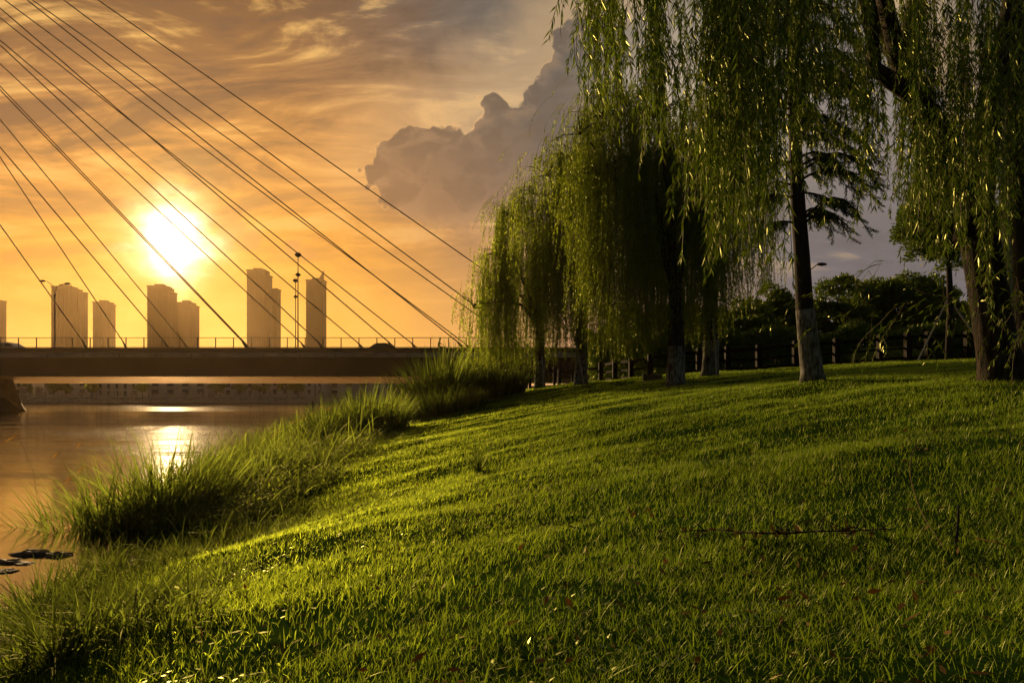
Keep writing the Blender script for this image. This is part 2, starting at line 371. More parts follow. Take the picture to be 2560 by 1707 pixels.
_w = np.linalg.solve(_A, np.concatenate([ctl[:, 2], [0, 0, 0]]))
def ground(x, y):
    x = np.asarray(x, float); y = np.asarray(y, float); sh = x.shape; xf = x.ravel(); yf = y.ravel()
    cx = np.clip(xf, -40, 32); cy = np.clip(yf, -16, 105); z = np.empty(len(xf))
    for i in range(0, len(xf), 40000):
        a = cx[i:i+40000]; b = cy[i:i+40000]; D = np.sqrt((a[:, None]-_p[:, 0])**2 + (b[:, None]-_p[:, 1])**2)
        z[i:i+40000] = -D @ _w[:n_] + _w[n_] + _w[n_+1]*a + _w[n_+2]*b
    land = np.clip((xf - shore(yf)) / 1.5, 0, 1)
    lump = fbm(xf*.42, yf*.8, 3) * .15 + fbm(xf*1.5+9, yf*2.0, 3) * .06 + fbm(xf*5, yf*6, 2) * .03
    z = np.clip(z, -1.2, 3.4) + lump * land
    return z.reshape(sh)
def gz(x, y): return float(ground(np.array([x]), np.array([y]))[0])
def axis(lo, hi, step, far_lo, far_hi):
    c = list(np.arange(lo, hi + 1e-6, step)); s_ = step; a = lo
    while a > far_lo: s_ *= 1.16; a -= s_; c.insert(0, a)
    s_ = step; a = hi
    while a < far_hi: s_ *= 1.16; a += s_; c.append(a)
    return np.array(c)
gx = axis(-12, 15, .12, -1600, 1600); gy = axis(-1, 34, .12, -400, 2300)
GX, GY = np.meshgrid(gx, gy); GZ = ground(GX, GY)
far = GY > 136; GZ[far] = 1.2
riv = (GY < 136) & (GX < shore(GY) - 2.5); GZ[riv] = -1.2
nx, ny = len(gx), len(gy); ii = (np.arange(ny-1)[:, None]*nx + np.arange(nx-1)[None]).ravel()
quads = np.stack([ii, ii+1, ii+nx+1, ii+nx], 1)
tag(mesh('ground', np.stack([GX, GY, GZ], -1).reshape(-1, 3), [quads], M_soil, smooth=True), kind='structure')
tag(MB().box(-1500, 60, -300, 136, -.4, 0).build('water', M_water), kind='structure')

# ------------------------------------------------------------------ blades
def blades(P, az, ln, wd, lean, droop, seg=2, curl=None):
    """arching ribbons: P (N,3) roots, az heading, ln length, wd width, lean = start tilt, droop = extra tilt at the tip"""
    N = len(P); t = np.linspace(0, 1, seg+1); h = np.stack([np.cos(az), np.sin(az), 0*az], 1)
    wa = az + math.pi/2 + (rng.random(N)-.5)*1.6; sdv = np.stack([np.cos(wa), np.sin(wa), 0*wa], 1)
    pos = np.array(P, float); rows = []; ang = lean.copy()
    for k in range(seg+1):
        wk = wd * (1 - t[k])**.65 * (1 if k else .8) * .5
        if k == seg: rows.append(pos.copy()[:, None])
        else: rows.append(np.stack([pos - sdv*wk[:, None], pos + sdv*wk[:, None]], 1))
        a = lean + droop * (t[k] + .5/seg)
        pos = pos + (h*np.sin(a)[:, None] + np.array([0, 0, 1])*np.cos(a)[:, None]) * (ln/seg)[:, None]
    VV = np.concatenate(rows, 1); nv = 2*seg + 1; b = np.arange(N)*nv
    fq = [np.stack([b+2*k, b+2*k+1, b+2*k+3, b+2*k+2], 1) for k in range(seg-1)]
    ft = np.stack([b+2*seg-2, b+2*seg-1, b+2*seg], 1)
    return VV.reshape(-1, 3), fq + [ft]
def join(parts):
    Vs = []; Fs = {}; off = 0
    for v, fs in parts:
        Vs.append(v)
        for f in fs: Fs.setdefault(f.shape[1], []).append(f + off)
        off += len(v)
    return np.concatenate(Vs), [np.concatenate(f) for f in Fs.values()]
U01 = lambda n, a=0, b=1: a + (b-a)*rng.random(n)

BW = lambda y: np.maximum(.5, np.interp(y, [0, 4, 7, 8.4, 10, 14, 18, 24, 30, 50], [-3.2, -3.2, -2.9, -2.7, -2.7, -2.9, -3.3, -4.4, -5.5, -4.5]) - shore(y))
def lawn():
    parts = []
    for (y0, y1, dens, ln, wd, seg) in ((.9, 3.2, 6800, .044, .0032, 3), (3.2, 6, 5000, .044, .0042, 2), (6, 10, 3200, .046, .0058, 2), (10, 17, 2100, .045, .0072, 1), (17, 33, 650, .055, .016, 1), (33, 60, 40, .12, .06, 1)):
        xr = lambda y: .83*y + .6
        area = xr(y1)*2*(y1-y0); n = int(area*dens); y = U01(n, y0, y1); x = U01(n, -1, 1)*xr(y1)
        k = (np.abs(x) < .80*y + .5) & ((x > shore(y) + BW(y)*.92) | ((x > shore(y) + .2) & (rng.random(len(x)) < .45))); x = x[k]; y = y[k]
        den = fbm(x*1.1, y*1.3, 3) + .5
        k = rng.random(len(x)) < np.clip(.25 + 1.7*(den-.27), .16, 1); x = x[k]; y = y[k]; n = len(x)
        z = ground(x, y); hm = .55 + 1.1*(fbm(x*.9+40, y*1.2, 3)+.5)
        L_ = ln*hm*U01(n, .55, 1.35); W = wd*U01(n, .7, 1.3)
        az = U01(n, 0, 6.28); parts.append(blades(np.stack([x, y, z-.004], 1), az, L_, W, U01(n, .05, .75), U01(n, .1, .9), seg))
    # coarse stray blades
    n = 5200; y = .9 + 15*rng.random(n)**1.6; x = U01(n, -1, 1)*.8*y; k = (x > shore(y)+.3) & (rng.random(n) < np.clip(1.1 - (x - shore(y) - 1)*.08, .18, 1)); x = x[k]; y = y[k]; n = len(x)
    parts.append(blades(np.stack([x, y, ground(x, y)], 1), U01(n, 0, 6.28), U01(n, .07, .15), U01(n, .004, .008), U01(n, .1, .9), U01(n, .3, 1.2), 3))
    v, f = join(parts)
    tag(mesh('grass', v, f, M_grass), kind='stuff', label='short green lawn grass sloping down to the river')
lawn()

# tall weeds and reeds along the bank, one mass
def tufts(cx, cy, per, spread, ln, wd, lean=(.02, .5), droop=(.2, 1.5), seg=4):
    """fans of blades round each tuft centre; ln per tuft"""
    n = len(cx)*per; i = np.repeat(np.arange(len(cx)), per); a = U01(n, 0, 6.28); r_ = np.sqrt(rng.random(n)); sp = spread[i]
    x = cx[i] + np.cos(a)*r_*sp; y = cy[i] + np.sin(a)*r_*sp; L_ = ln[i]*U01(n, .45, 1.15)
    return blades(np.stack([x, y, ground(x, y)-.02], 1), a + U01(n, -.7, .7), L_, wd[i]*U01(n, .6, 1.3), U01(n, lean[0], lean[0]+.15) + r_*lean[1]*rng.random(n)*1.4, U01(n, *droop), seg)
def bank_mass():
    n = 1500; y = 4.0 + 42*rng.random(n)**1.3; off = rng.random(n); x = shore(y) - .1 + off*BW(y)
    hgt = np.interp(y, [0, 7, 8.8, 11, 15, 50], [.38, .38, .46, .80, .95, 1.0]); bump_ = fbm(x*.55+5, y*.5, 3)
    k = (bump_ > -.22) & ~((np.abs(y-8.3) < .7) & (x < -3.75)); x = x[k]; y = y[k]; off = off[k]; hgt = hgt[k]; bump_ = bump_[k]; n = len(x)
    ln = hgt*(.45 + .65*np.clip(1.05-off, 0, 1))*(.8 + 1.1*bump_+.2)*U01(n, .65, 1.3); w_ = np.interp(y, [4, 10, 20, 45], [.009, .016, .028, .05])
    p1 = tufts(x, y, 15, U01(n, .05, .16)*np.interp(y, [4, 12, 40], [.8, 1.3, 3]), ln, w_)
    # scattered long single stems with broad drooping leaves
    m = 900; y = 7.5 + 26*rng.random(m)**1.4; x = shore(y) - .2 + BW(y)*U01(m)**1.2; p0 = blades(np.stack([x, y, ground(x, y)], 1), U01(m, 0, 6.28), np.interp(y, [7, 12, 30], [.4, 1.1, 1.5])*U01(m, .6, 1.25), U01(m, .018, .03)*np.interp(y, [7, 30], [.9, 2.2]), U01(m, .02, .7), U01(m, .3, 1.8), 6)
    # looser coarse grass where the bank meets the mown lawn
    n = 4600; y = 2.6 + 28*rng.random(n)**1.25; o2 = rng.random(n)**1.4; x = shore(y) + BW(y)*.75 + o2*np.interp(y, [3, 8, 14, 20, 30], [.9, 2.0, 2.6, 2.8, 3.0])
    k = fbm(x*.9+8, y*.9, 3) > -.12 + .25*o2; x = x[k]; y = y[k]; o2 = o2[k]; n = len(x)
    p3 = tufts(x, y, 7, U01(n, .02, .08), (.30-.19*o2)*U01(n, .6, 1.3), np.interp(y, [3, 10, 30], [.006, .011, .024]), (.1, .9), (.1, 1.3), 3)
    # small broad leaves of low herbs, gathered in patches
    m = 30000; y = 8.8 + 22*rng.random(m)**1.5; x = shore(y) - .1 + BW(y)*1.05*rng.random(m)
    q0 = fbm(x*1.1+3, y*1.0, 3); k = q0 > -.02; x = x[k]; y = y[k]; m = len(x)
    z = ground(x, y) + rng.random(m)**.7*(.18 + .9*np.clip(q0[k], 0, .4))
    p2 = blades(np.stack([x, y, z], 1), U01(m, 0, 6.28), U01(m, .05, .12), U01(m, .018, .036), U01(m, .5, 1.6), U01(m, 0, .8), 2)
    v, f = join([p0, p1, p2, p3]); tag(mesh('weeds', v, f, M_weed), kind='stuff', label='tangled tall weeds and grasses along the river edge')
bank_mass()

def reed_clump(name, px, py, Y, halfw, depth, n, ln, label, spread=.9, wd=.018, group='reed clumps on the bank'):
    c = at(px, py, Y); c.z = gz(c.x, c.y); e = empty(name, c, label, 'reed clump', group)
    a = U01(n, 0, 6.28); r_ = np.sqrt(rng.random(n)); x = c.x + np.cos(a)*r_*halfw; y = c.y + np.sin(a)*r_*depth
    az = a + (rng.random(n)-.5)*1.6; L_ = 1.25*ln*U01(n, .5, 1.12)*(1.08-.4*r_)
    v, f = blades(np.stack([x, y, ground(x, y)-.03], 1), az, L_, U01(n, .6, 1.3)*wd, .04 + .45*r_*spread*rng.random(n), U01(n, .15, 1.25)*spread, 5)
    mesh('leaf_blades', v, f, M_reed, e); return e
reed_clump('reed_clump', 1105, 1020, 27, 1.5, 1.2, 1000, 2.35, 'tallest dark reed clump in front of the bridge girder', 1.0, .075)
reed_clump('reed_clump', 1235, 1010, 27.5, 1.25, 1.0, 900, 1.55, 'rounded dark bushy reed clump beside the picket fence', .9, .07)
reed_clump('reed_clump', 1010, 1020, 26.5, .9, .9, 650, 1.2, 'reed clump leaning over the water left of the tallest clump', 1.1, .042)
reed_clump('reed_clump', 1115, 1052, 23, 1.35, .7, 1100, .9, 'low green reed clump below the tallest clump', .8, .034)
reed_clump('reed_clump', 905, 1092, 20, 1.35, .9, 1500, 1.35, 'broad grassy reed clump with dark base in mid bank', 1.0, .034)
reed_clump('reed_clump', 815, 1090, 19, .8, .8, 620, 1.2, 'spiky reed clump at the water side of the broad clump', 1.1, .030)
reed_clump('reed_clump', 400, 1290, 10.8, 1.1, .8, 900, 1.35, 'dark reed clump standing in the shallows before the sun glint', 1.15, .024)
reed_clump('reed_clump', 255, 1300, 10.6, 1.0, .8, 700, 1.25, 'reed clump trailing over the water beside the rocks', 1.45, .022)
reed_clump('reed_clump', 640, 1230, 12.5, .8, .7, 700, .7, 'pale green reed clump above the small pool', 1.2, .020)

# ------------------------------------------------------------------ leaves on hanging strands
def leafquads(P, D, N_, ln, wd):
    """narrow leaf diamonds: root P, direction D, side N_"""
    v = np.stack([P, P + D*(ln*.38)[:, None] + N_*(wd*.5)[:, None], P + D*ln[:, None], P + D*(ln*.38)[:, None] - N_*(wd*.5)[:, None]], 1)
    b = np.arange(len(P))*4; return v.reshape(-1, 3), [np.stack([b, b+1, b+2, b+3], 1)]
def unit(a): return a/np.maximum(np.linalg.norm(a, axis=-1, keepdims=True), 1e-9)
def strands(O, OUT, LEN, step, ln, wd, arch=.35, stems=True, sw=.006):
    """O (N,3) origins, OUT (N,2) outward drift; returns leaf mesh and stem mesh"""
    N = len(O); K = 7; t = np.linspace(0, 1, K); pts = np.zeros((N, K, 3))
    wob = rng.normal(0, .05, (N, 2)); ph = U01(N, 0, 6.28)
    for k in range(K):
        s_ = 1 - (1-t[k])**2.2
        pts[:, k, :2] = O[:, :2] + OUT*(arch*s_)[..., None] if np.ndim(s_) else O[:, :2] + OUT*arch*s_
        pts[:, k, :2] += wob*LEN[:, None]*t[k] + .04*np.stack([np.sin(ph+3*t[k]), np.cos(ph+4*t[k])], 1)*t[k]
        pts[:, k, 2] = O[:, 2] + .10*arch*np.sin(min(1, t[k]*3)*math.pi) - LEN*t[k]
    cnt = np.maximum(4, (LEN/step).astype(int)); idx = np.repeat(np.arange(N), cnt); tt = rng.random(len(idx))**.92
    f = tt*(K-1); i0 = np.minimum(f.astype(int), K-2); fr = (f-i0)[:, None]
    P = pts[idx, i0]*(1-fr) + pts[idx, i0+1]*fr; T = unit(pts[idx, i0+1]-pts[idx, i0])
    a = U01(len(idx), 0, 6.28); side = np.stack([np.cos(a), np.sin(a), 0*a], 1)
    D = unit(T*U01(len(idx), .6, 1.2)[:, None] + side*U01(len(idx), .25, .85)[:, None] + np.array([0, 0, -.15]))
    N_ = unit(np.cross(D, rng.normal(0, 1, D.shape)))
    L_ = ln*U01(len(idx), .6, 1.25)*(1-.25*tt); W = wd*U01(len(idx), .7, 1.25)
    lv = leafquads(P, D, N_, L_, W); sv = None
    if stems:
        th = U01(N, 0, 3.14); sx = np.stack([np.cos(th), np.sin(th), 0*th], 1)[:, None]*sw/2
        vv = np.stack([pts - sx, pts + sx], 2).reshape(N*K*2, 3); b = (np.arange(N)[:, None]*K*2 + np.arange(K-1)[None]*2).ravel()
        sv = (vv, [np.stack([b, b+1, b+3, b+2], 1)])
    return lv, sv
def trunk_mesh(pts, rads, n=14, rough=.06):
    m_ = MB().tube(pts, rads, n); V_ = np.array(m_.v); c = V_.mean(0)
    ax = np.interp(V_[:, 2], [p[2] for p in pts], [p[0] for p in pts]); ay = np.interp(V_[:, 2], [p[2] for p in pts], [p[1] for p in pts])
    d = np.stack([V_[:, 0]-ax, V_[:, 1]-ay], 1); ang = np.arctan2(d[:, 1], d[:, 0])
    k = 1 + rough*(np.sin(ang*3+V_[:, 2]*2)+.8*np.sin(ang*5-V_[:, 2]*5)+.6*np.sin(ang*7+V_[:, 2]*9)); V_[:, 0] = ax + d[:, 0]*k; V_[:, 1] = ay + d[:, 1]*k
    m_.v = [tuple(v) for v in V_]; return m_
def lerp(a, b, t): return Vector(a)*(1-t) + Vector(b)*t

def willow(px, py, Y, r_trunk, lobes, bot, label, nstr=900, wash=True, leaf=(.135, .019), step=.034, lean=(0, 0), seed=1, fork=None):
    """lobes: (px, top py, radius m, depth offset m) crown domes measured on the photo; bot: {px: py} where the curtains end"""
    global rng
    keep = rng; rng = np.random.default_rng(seed)
    b = at(px, py, Y); b.z = gz(b.x, b.y) - .05
    e = empty('willow_tree', b, label, 'willow', 'willows along the lawn edge')
    fz = b.z + (fork or 2.9); top = Vector((b.x + lean[0], b.y + lean[1], fz))
    pts = [b + Vector((0, 0, -.1)), b + Vector((0, 0, .12)), lerp(b, top, .3) + Vector((.02, 0, 0)), lerp(b, top, .65), top]
    wz = b.z + 1.22
    tr = trunk_mesh([tuple(p) for p in pts], [r_trunk*1.45, r_trunk*1.12, r_trunk, r_trunk*.92, r_trunk*.9]).build('trunk', M_bark, e, True)
    if wash:
        n_w = 6; ww = []
        for k in range(n_w):
            z = b.z + .02 + (1.2)*k/(n_w-1); c = Vector((np.interp(z, [p.z for p in pts], [p.x for p in pts]), np.interp(z, [p.z for p in pts], [p.y for p in pts]), z)); ww.append(tuple(c))
        trunk_mesh(ww, [float(np.interp(z[2], [p.z for p in pts], [r_trunk*1.45, r_trunk*1.12, r_trunk, r_trunk*.92, r_trunk*.9]))*1.03 + .004 for z in ww]).build('whitewash_band', M_wash, tr, True)
    limbs = MB(); O = []; OUT = []; TF = []; tot_w = sum(l[2]**2 for l in lobes)
    for (lx, lt, lr, ld) in lobes:
        c = at(lx, lt, Y + ld); c.z -= lr*.42
        mid_ = lerp(top, c, .5) + Vector((0, 0, .5)); limbs.tube([top - Vector((0, 0, .2)), lerp(top, mid_, .5) + Vector((rng.normal(0, .1), 0, .25)), mid_, c], [r_trunk*.5, r_trunk*.32, r_trunk*.2, .025], 7)
        n = int(nstr*lr**2/tot_w); nt = max(6, n//9)
        a = U01(nt, 0, 6.28); u = np.sqrt(rng.random(nt)); tip = np.stack([c.x + lr*u*np.cos(a), c.y + lr*u*np.sin(a)*.9, c.z + lr*.55*(np.sqrt(np.maximum(0, 1-u**2))) + rng.normal(0, .12, nt) - .25*u*lr], 1)
        for k in range(min(nt, 26)): 
            T_ = Vector(tip[k]); T_.z -= .12; limbs.tube([c - Vector((0, 0, .15)), lerp(c, T_, .5) + Vector((0, 0, .04*lr)), T_], [.026, .016, .005], 5)
        w_ = rng.integers(0, nt, n); TF.append((rng.random(nt)**.7)[w_]); o = tip[w_] + rng.normal(0, .13, (n, 3)); O.append(o)
        dr = np.stack([o[:, 0]-c.x, o[:, 1]-c.y], 1); OUT.append(unit(dr)*U01(n, .3, 1.2)[:, None])
    O = np.concatenate(O); OUT = np.concatenate(OUT); TF = np.concatenate(TF)
    pxs = 1280 + O[:, 0]/O[:, 1]*FPX; ks = sorted(bot); bz = HC - (np.interp(pxs, ks, [bot[k] for k in ks]) - HOR)/FPX*Y
    cl = fbm(pxs*.03, O[:, 1]*.8, 2)
    LEN = np.clip((O[:, 2]-bz)*np.clip(.46 + .64*TF + cl*.3 - .12*rng.random(len(O))**2, .2, 1.03), .35, 8.5)
    k = rng.random(len(O)) < .3; LEN[k] *= U01(k.sum(), .25, .8)
    lv, sv = strands(O, OUT, LEN, step, leaf[0], leaf[1])
    m = int(nstr*.22); it = rng.integers(0, len(O), m); it = it[O[it, 2] > np.quantile(O[:, 2], .45)]; m = len(it)
    up = O[it] + np.stack([OUT[it, 0]*.35, OUT[it, 1]*.35, U01(m, .05, .38)], 1); lv4, sv4 = strands(up, OUT[it], U01(m, .5, 1.6), step, leaf[0]*.9, leaf[1]*.9, .75)
    # inner short leafy strands all the way down so that the crown has depth
    m = int(nstr*.8); O2 = O[rng.integers(0, len(O), m)].copy(); dz = U01(m, .2, .9)*np.maximum(.3, O2[:, 2]-bz[rng.integers(0, len(O), m)]*.0 - (b.z+2.2)); O2[:, 2] -= (O2[:, 2] - b.z - 1.4)*U01(m, .1, .95)
    bz2 = HC - (np.interp(1280 + O2[:, 0]/O2[:, 1]*FPX, ks, [bot[k] for k in ks]) - HOR)/FPX*Y
    O2[:, :2] += rng.normal(0, .25, (m, 2)); kk = O2[:, 2] - bz2 > .4; O2 = O2[kk]; L2 = np.minimum(U01(len(O2), .5, 1.6), O2[:, 2]-bz2[kk]); lv2, sv2 = strands(O2, rng.normal(0, .4, (len(O2), 2)), L2, step, leaf[0], leaf[1])
    limbs.build('limbs', M_bark2, e, True)
    v, f = join([lv, lv2, lv4]); cr = mesh('crown', v, f, M_will, e)
    v, f = join([sv, sv2, sv4]); mesh('hanging_twigs', v, f, M_twig, cr)
    rng = keep; return e
willow(1350, 968, 29, .20, [(1300, 520, 1.5, 0), (1250, 600, 1.3, -.3), (1225, 690, 1.0, .3), (1185, 742, .75, -.3), (1330, 480, 1.3, .4), (1400, 560, 1.2, .5), (1290, 640, 1.4, .6)],
       {1140: 860, 1180: 925, 1230: 930, 1290: 915, 1340: 930, 1380: 860, 1450: 840}, 'farthest willow, golden backlit, overlapping the bridge railing', 850, seed=11)
willow(1453, 958, 25.5, .22, [(1420, 350, 1.3, 0), (1370, 395, 1.2, -.3), (1340, 450, 1.0, .3), (1480, 360, 1.5, .3), (1410, 470, 1.5, .6), (1540, 420, 1.2, .5), (1450, 560, 1.5, -.4)],
       {1300: 700, 1345: 830, 1400: 880, 1440: 900, 1470: 850, 1500: 860, 1560: 900, 1620: 860}, 'second willow from the bridge with a slanting white stake', 850, seed=12)
willow(1690, 962, 20, .24, [(1500, 240, 1.15, 0), (1560, 200, 1.3, .5), (1450, 290, .9, -.2), (1640, 230, 1.4, -.4), (1740, 300, 1.5, .4), (1600, 360, 1.6, .7), (1520, 380, 1.3, -.3), (1820, 380, 1.0, .3)],
       {1420: 600, 1470: 760, 1540: 880, 1580: 905, 1620: 840, 1650: 790, 1700: 880, 1760: 800, 1850: 760, 1900: 700}, 'large middle willow with unpainted dark trunk and dense curtains', 1350, seed=13, leaf=(.13, .018))
willow(1776, 936, 22.5, .24, [(1780, 330, 1.5, 0), (1720, 380, 1.4, .3), (1840, 380, 1.3, .4), (1760, 470, 1.4, -.3), (1850, 520, 1.0, .2), (1690, 500, 1.2, .4)],
       {1640: 800, 1700: 830, 1760: 880, 1800: 800, 1850: 750, 1900: 740, 1940: 700}, 'willow with whitewashed trunk between the middle willow and the redwood', 750, seed=14, leaf=(.13, .018))

# ------------------------------------------------------------------ the near willow that hangs over the lawn
def near_willow():
    global rng
    rng = np.random.default_rng(55)
    b = Vector((6.16, 8.6, 0)); b.z = gz(6.16, 8.6) - .05
    e = empty('willow_tree', b, 'huge near willow, rough dark trunk at the lawn edge, strands hanging from above', 'willow', 'willows along the lawn edge')
    P_ = [b + Vector((.05, 0, -.15)), b + Vector((.02, 0, .15)), at(2492, 870, 8.6), at(2476, 740, 8.6), at(2455, 620, 8.5), at(2428, 520, 8.4)]
    m_ = trunk_mesh([tuple(p) for p in P_], [.36, .27, .225, .215, .21, .20], 20, .05)
    fk = P_[-1]
    limb = lambda pts, r0, r1: trunk_tube(m_, pts, r0, r1)
    def trunk_tube(m, pts, r0, r1):
        n = len(pts); m.tube([tuple(p) for p in pts], [r0 + (r1-r0)*i/(n-1) for i in range(n)], 10)
    limb([P_[-2], fk, at(2330, 380, 8.2), at(2290, 250, 8.0), at(2240, 130, 7.8), at(2180, 0, 7.4), at(2090, -140, 7.0), at(1950, -260, 6.6), at(1760, -330, 6.3), at(1580, -330, 6.0)], .16, .05)
    limb([fk - Vector((0, 0, .4)), at(2450, 420, 8.6), at(2480, 240, 8.9), at(2520, 60, 9.2), at(2560, -150, 9.4)], .20, .10)
    limb([at(2290, 250, 8.0), at(2260, 130, 8.2), at(2300, -60, 8.6), at(2350, -260, 8.8)], .13, .06)
    limb([fk, at(2360, 330, 8.0), at(2300, 250, 7.4), at(2225, 200, 7.0), at(2185, 170, 6.9), at(2180, 90, 6.9), at(2165, 10, 6.9), at(2120, -120, 6.7)], .11, .045)
    limb([at(1950, -260, 6.6), at(1800, -260, 7.6), at(1650, -240, 8.2)], .07, .03)
    limb([at(2180, 0, 7.4), at(2050, -120, 8.2), at(1900, -200, 8.8)], .08, .04)
    limb([at(2240, 130, 7.8), at(2200, -50, 6.8), at(2230, -200, 6.0), at(2300, -300, 5.2)], .09, .04)
    tr = m_.build('trunk', M_bark, e, True)
    MB().tube([at(2190, 182, 6.92), at(2176, 186, 6.86)], [.05, .042], 10).build('cut_stub', M_board, tr)
    ks = [1420, 1440, 1480, 1530, 1580, 1640, 1700, 1760, 1830, 1890, 1935, 1985, 2030, 2080, 2130, 2170, 2210, 2250, 2310, 2360, 2400, 2460, 2520, 2600]
    bt = [60, 140, 260, 330, 400, 500, 560, 560, 660, 720, 850, 560, 380, 400, 420, 610, 470, 520, 640, 960, 700, 860, 720, 640]
    dn = [.2, .35, .5, .4, .5, .6, .5, .75, 1, 1, .9, .5, .35, .35, .35, .3, .3, .5, .7, 1, .55, .5, .55, .8]
    n = 1450; bc = 1425 + 1190*rng.random(95); bi = rng.integers(0, 95, n); px = bc[bi] + rng.normal(0, 9, n); k = rng.random(n) < np.interp(px, ks, dn)*np.clip(.35+1.5*(fbm(px*.022, px*0, 2)+.5), .1, 1); px = px[k]; bi = bi[k]; n = len(px); by = U01(95, -1.1, 1.5); bf = U01(95, .6, 1.05)
    Y = np.interp(px, [1420, 2000, 2300, 2600], [5.9, 6.4, 7.2, 7.6]) + by[bi] + rng.normal(0, .12, n)
    # strands gather in bunches under shared twigs
    tp = -120 + 90*rng.normal(0, 1, n); low = (px > 2030) & (rng.random(n) < .45); tp = np.where(low, U01(n, 0, 330), tp)
    be = np.interp(px, ks, bt) * bf[bi] * np.clip(1 - np.abs(rng.normal(0, .22, n)), .12, 1.0)
    be = np.maximum(be, tp + 90)
    x = (px-1280)/FPX*Y; zt = HC - (tp-HOR)/FPX*Y; zb = HC - (be-HOR)/FPX*Y
    O = np.stack([x, Y, zt], 1); LEN = np.clip(zt-zb, .3, 6)
    lv, sv = strands(O, rng.normal(0, .35, (n, 2)), LEN, .023, .125, .0135, .3, True, .005)
    # low trailing shoots near the trunk foot
    m = 60; a = np.stack([U01(m, 4.3, 6.6), U01(m, 6.4, 8.4), U01(m, 2.75, 3.6)], 1); lv3, sv3 = strands(a, rng.normal(0, 1.1, (m, 2)), U01(m, .4, 1.0), .03, .10, .013, .9)
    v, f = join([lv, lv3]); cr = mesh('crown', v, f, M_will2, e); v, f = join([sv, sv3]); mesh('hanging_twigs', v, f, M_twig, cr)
near_willow()

# ------------------------------------------------------------------ dawn redwood in the middle
def redwood():
    global rng
    rng = np.random.default_rng(23)
    Y = 11.4; b = at(2033, 950, Y); b.z = gz(b.x, b.y) - .05
    e = empty('redwood_tree', b, 'straight dark redwood with whitewashed foot and feathery drooping boughs', 'redwood')
    line = [b + Vector((.01, 0, -.1)), b + Vector((0, 0, .12)), at(2022, 860, Y), at(2012, 770, Y), at(2004, 640, Y), at(1996, 520, Y), at(1990, 400, Y), at(1982, 200, Y), at(1975, 0, Y), at(1970, -250, Y)]
    rd = [.26, .175, .155, .14, .125, .115, .105, .085, .07, .04]
    tr = trunk_mesh([tuple(p) for p in line], rd, 16, .03).build('trunk', M_bark2, e, True)
    zs = [p.z for p in line]; f = lambda z: Vector((float(np.interp(z, zs, [p.x for p in line])), Y, z)); z1 = b.z + 1.23
    ww = [tuple(f(b.z+.02+(z1-b.z)*k/6)) for k in range(7)]
    trunk_mesh(ww, [float(np.interp(p[2], zs, rd))*1.02+.005 for p in ww], 16, .03).build('whitewash_band', M_wash, tr, True)
    P = []; D = []; boughs = MB(); tw = []
    # (height row, reach m, azimuth deg, rise)
    B = [(560, 1.05, -10, .55), (570, .9, 5, .4), (545, .8, 25, .3), (455, 1.2, -15, .3), (440, 1.15, 12, .45), (500, 1.0, 170, .2), (470, .75, 165, .2), (420, 1.35, -8, .35), (400, 1.1, 20, .3), (410, 1.0, 172, .15), (480, .8, -35, -.1), (350, 1.25, 5, .2), (560, .8, 175, .1)]
    for py in range(330, -240, -30):
        for k in range(3): B.append((py + rng.integers(-10, 10), U01(1, .8, 1.5)[0]*np.interp(py, [-240, 330], [.6, 1]), float(U01(1, -180, 180)[0]) if k else float(rng.choice([-10, 185])) + float(U01(1, -25, 25)[0]), float(U01(1, .05, .35)[0])))
    for (py, rch, azd, rise) in B:
        z = HC - (py-HOR)/FPX*Y; c = f(z); a = R(azd); h = Vector((math.cos(a), math.sin(a), 0)); pts = []
        for k in range(7):
            t = k/6; pts.append(c + h*rch*t + Vector((0, 0, rise*math.sin(t*2.2) - .55*rch*t**3)))
        boughs.tube(pts, [.022*(1-k/7)+.003 for k in range(7)], 5)
        for j in range(int(rch*60)):
            t = U01(1, .18, 1)[0]; k = min(int(t*6), 5); p = lerp(pts[k], pts[k+1], t*6-k); s_ = h.cross(Vector((0, 0, 1)))*rng.choice([-1, 1])
            d = (h*U01(1, .3, .9)[0] + s_*U01(1, .2, 1)[0] + Vector((0, 0, -U01(1, .3, 1.1)[0]))).normalized(); Lw = U01(1, .16, .36)[0]*(1.1-.4*t)
            tw.append((p, p + d*Lw)); q_ = np.linspace(0.05, 1, int(Lw*190)); P.append(np.array(p)[None] + np.array(d)[None]*Lw*q_[:, None]); D.append(np.repeat(np.array(d)[None], len(q_), 0))
    P = np.concatenate(P); D = np.concatenate(D); sd_ = unit(np.cross(D, rng.normal(0, 1, D.shape))); dd_ = unit(D*.7 + sd_*.8 + np.array([0, 0, -.35]))
    v, fc = leafquads(P, dd_, unit(np.cross(dd_, rng.normal(0, 1, dd_.shape))), U01(len(P), .04, .075), U01(len(P), .007, .012))
    for p, q_ in tw: boughs.bar(p, q_, .004)
    boughs.build('boughs', M_bark2, e, True); mesh('needles', v, fc, M_need, e)
redwood()

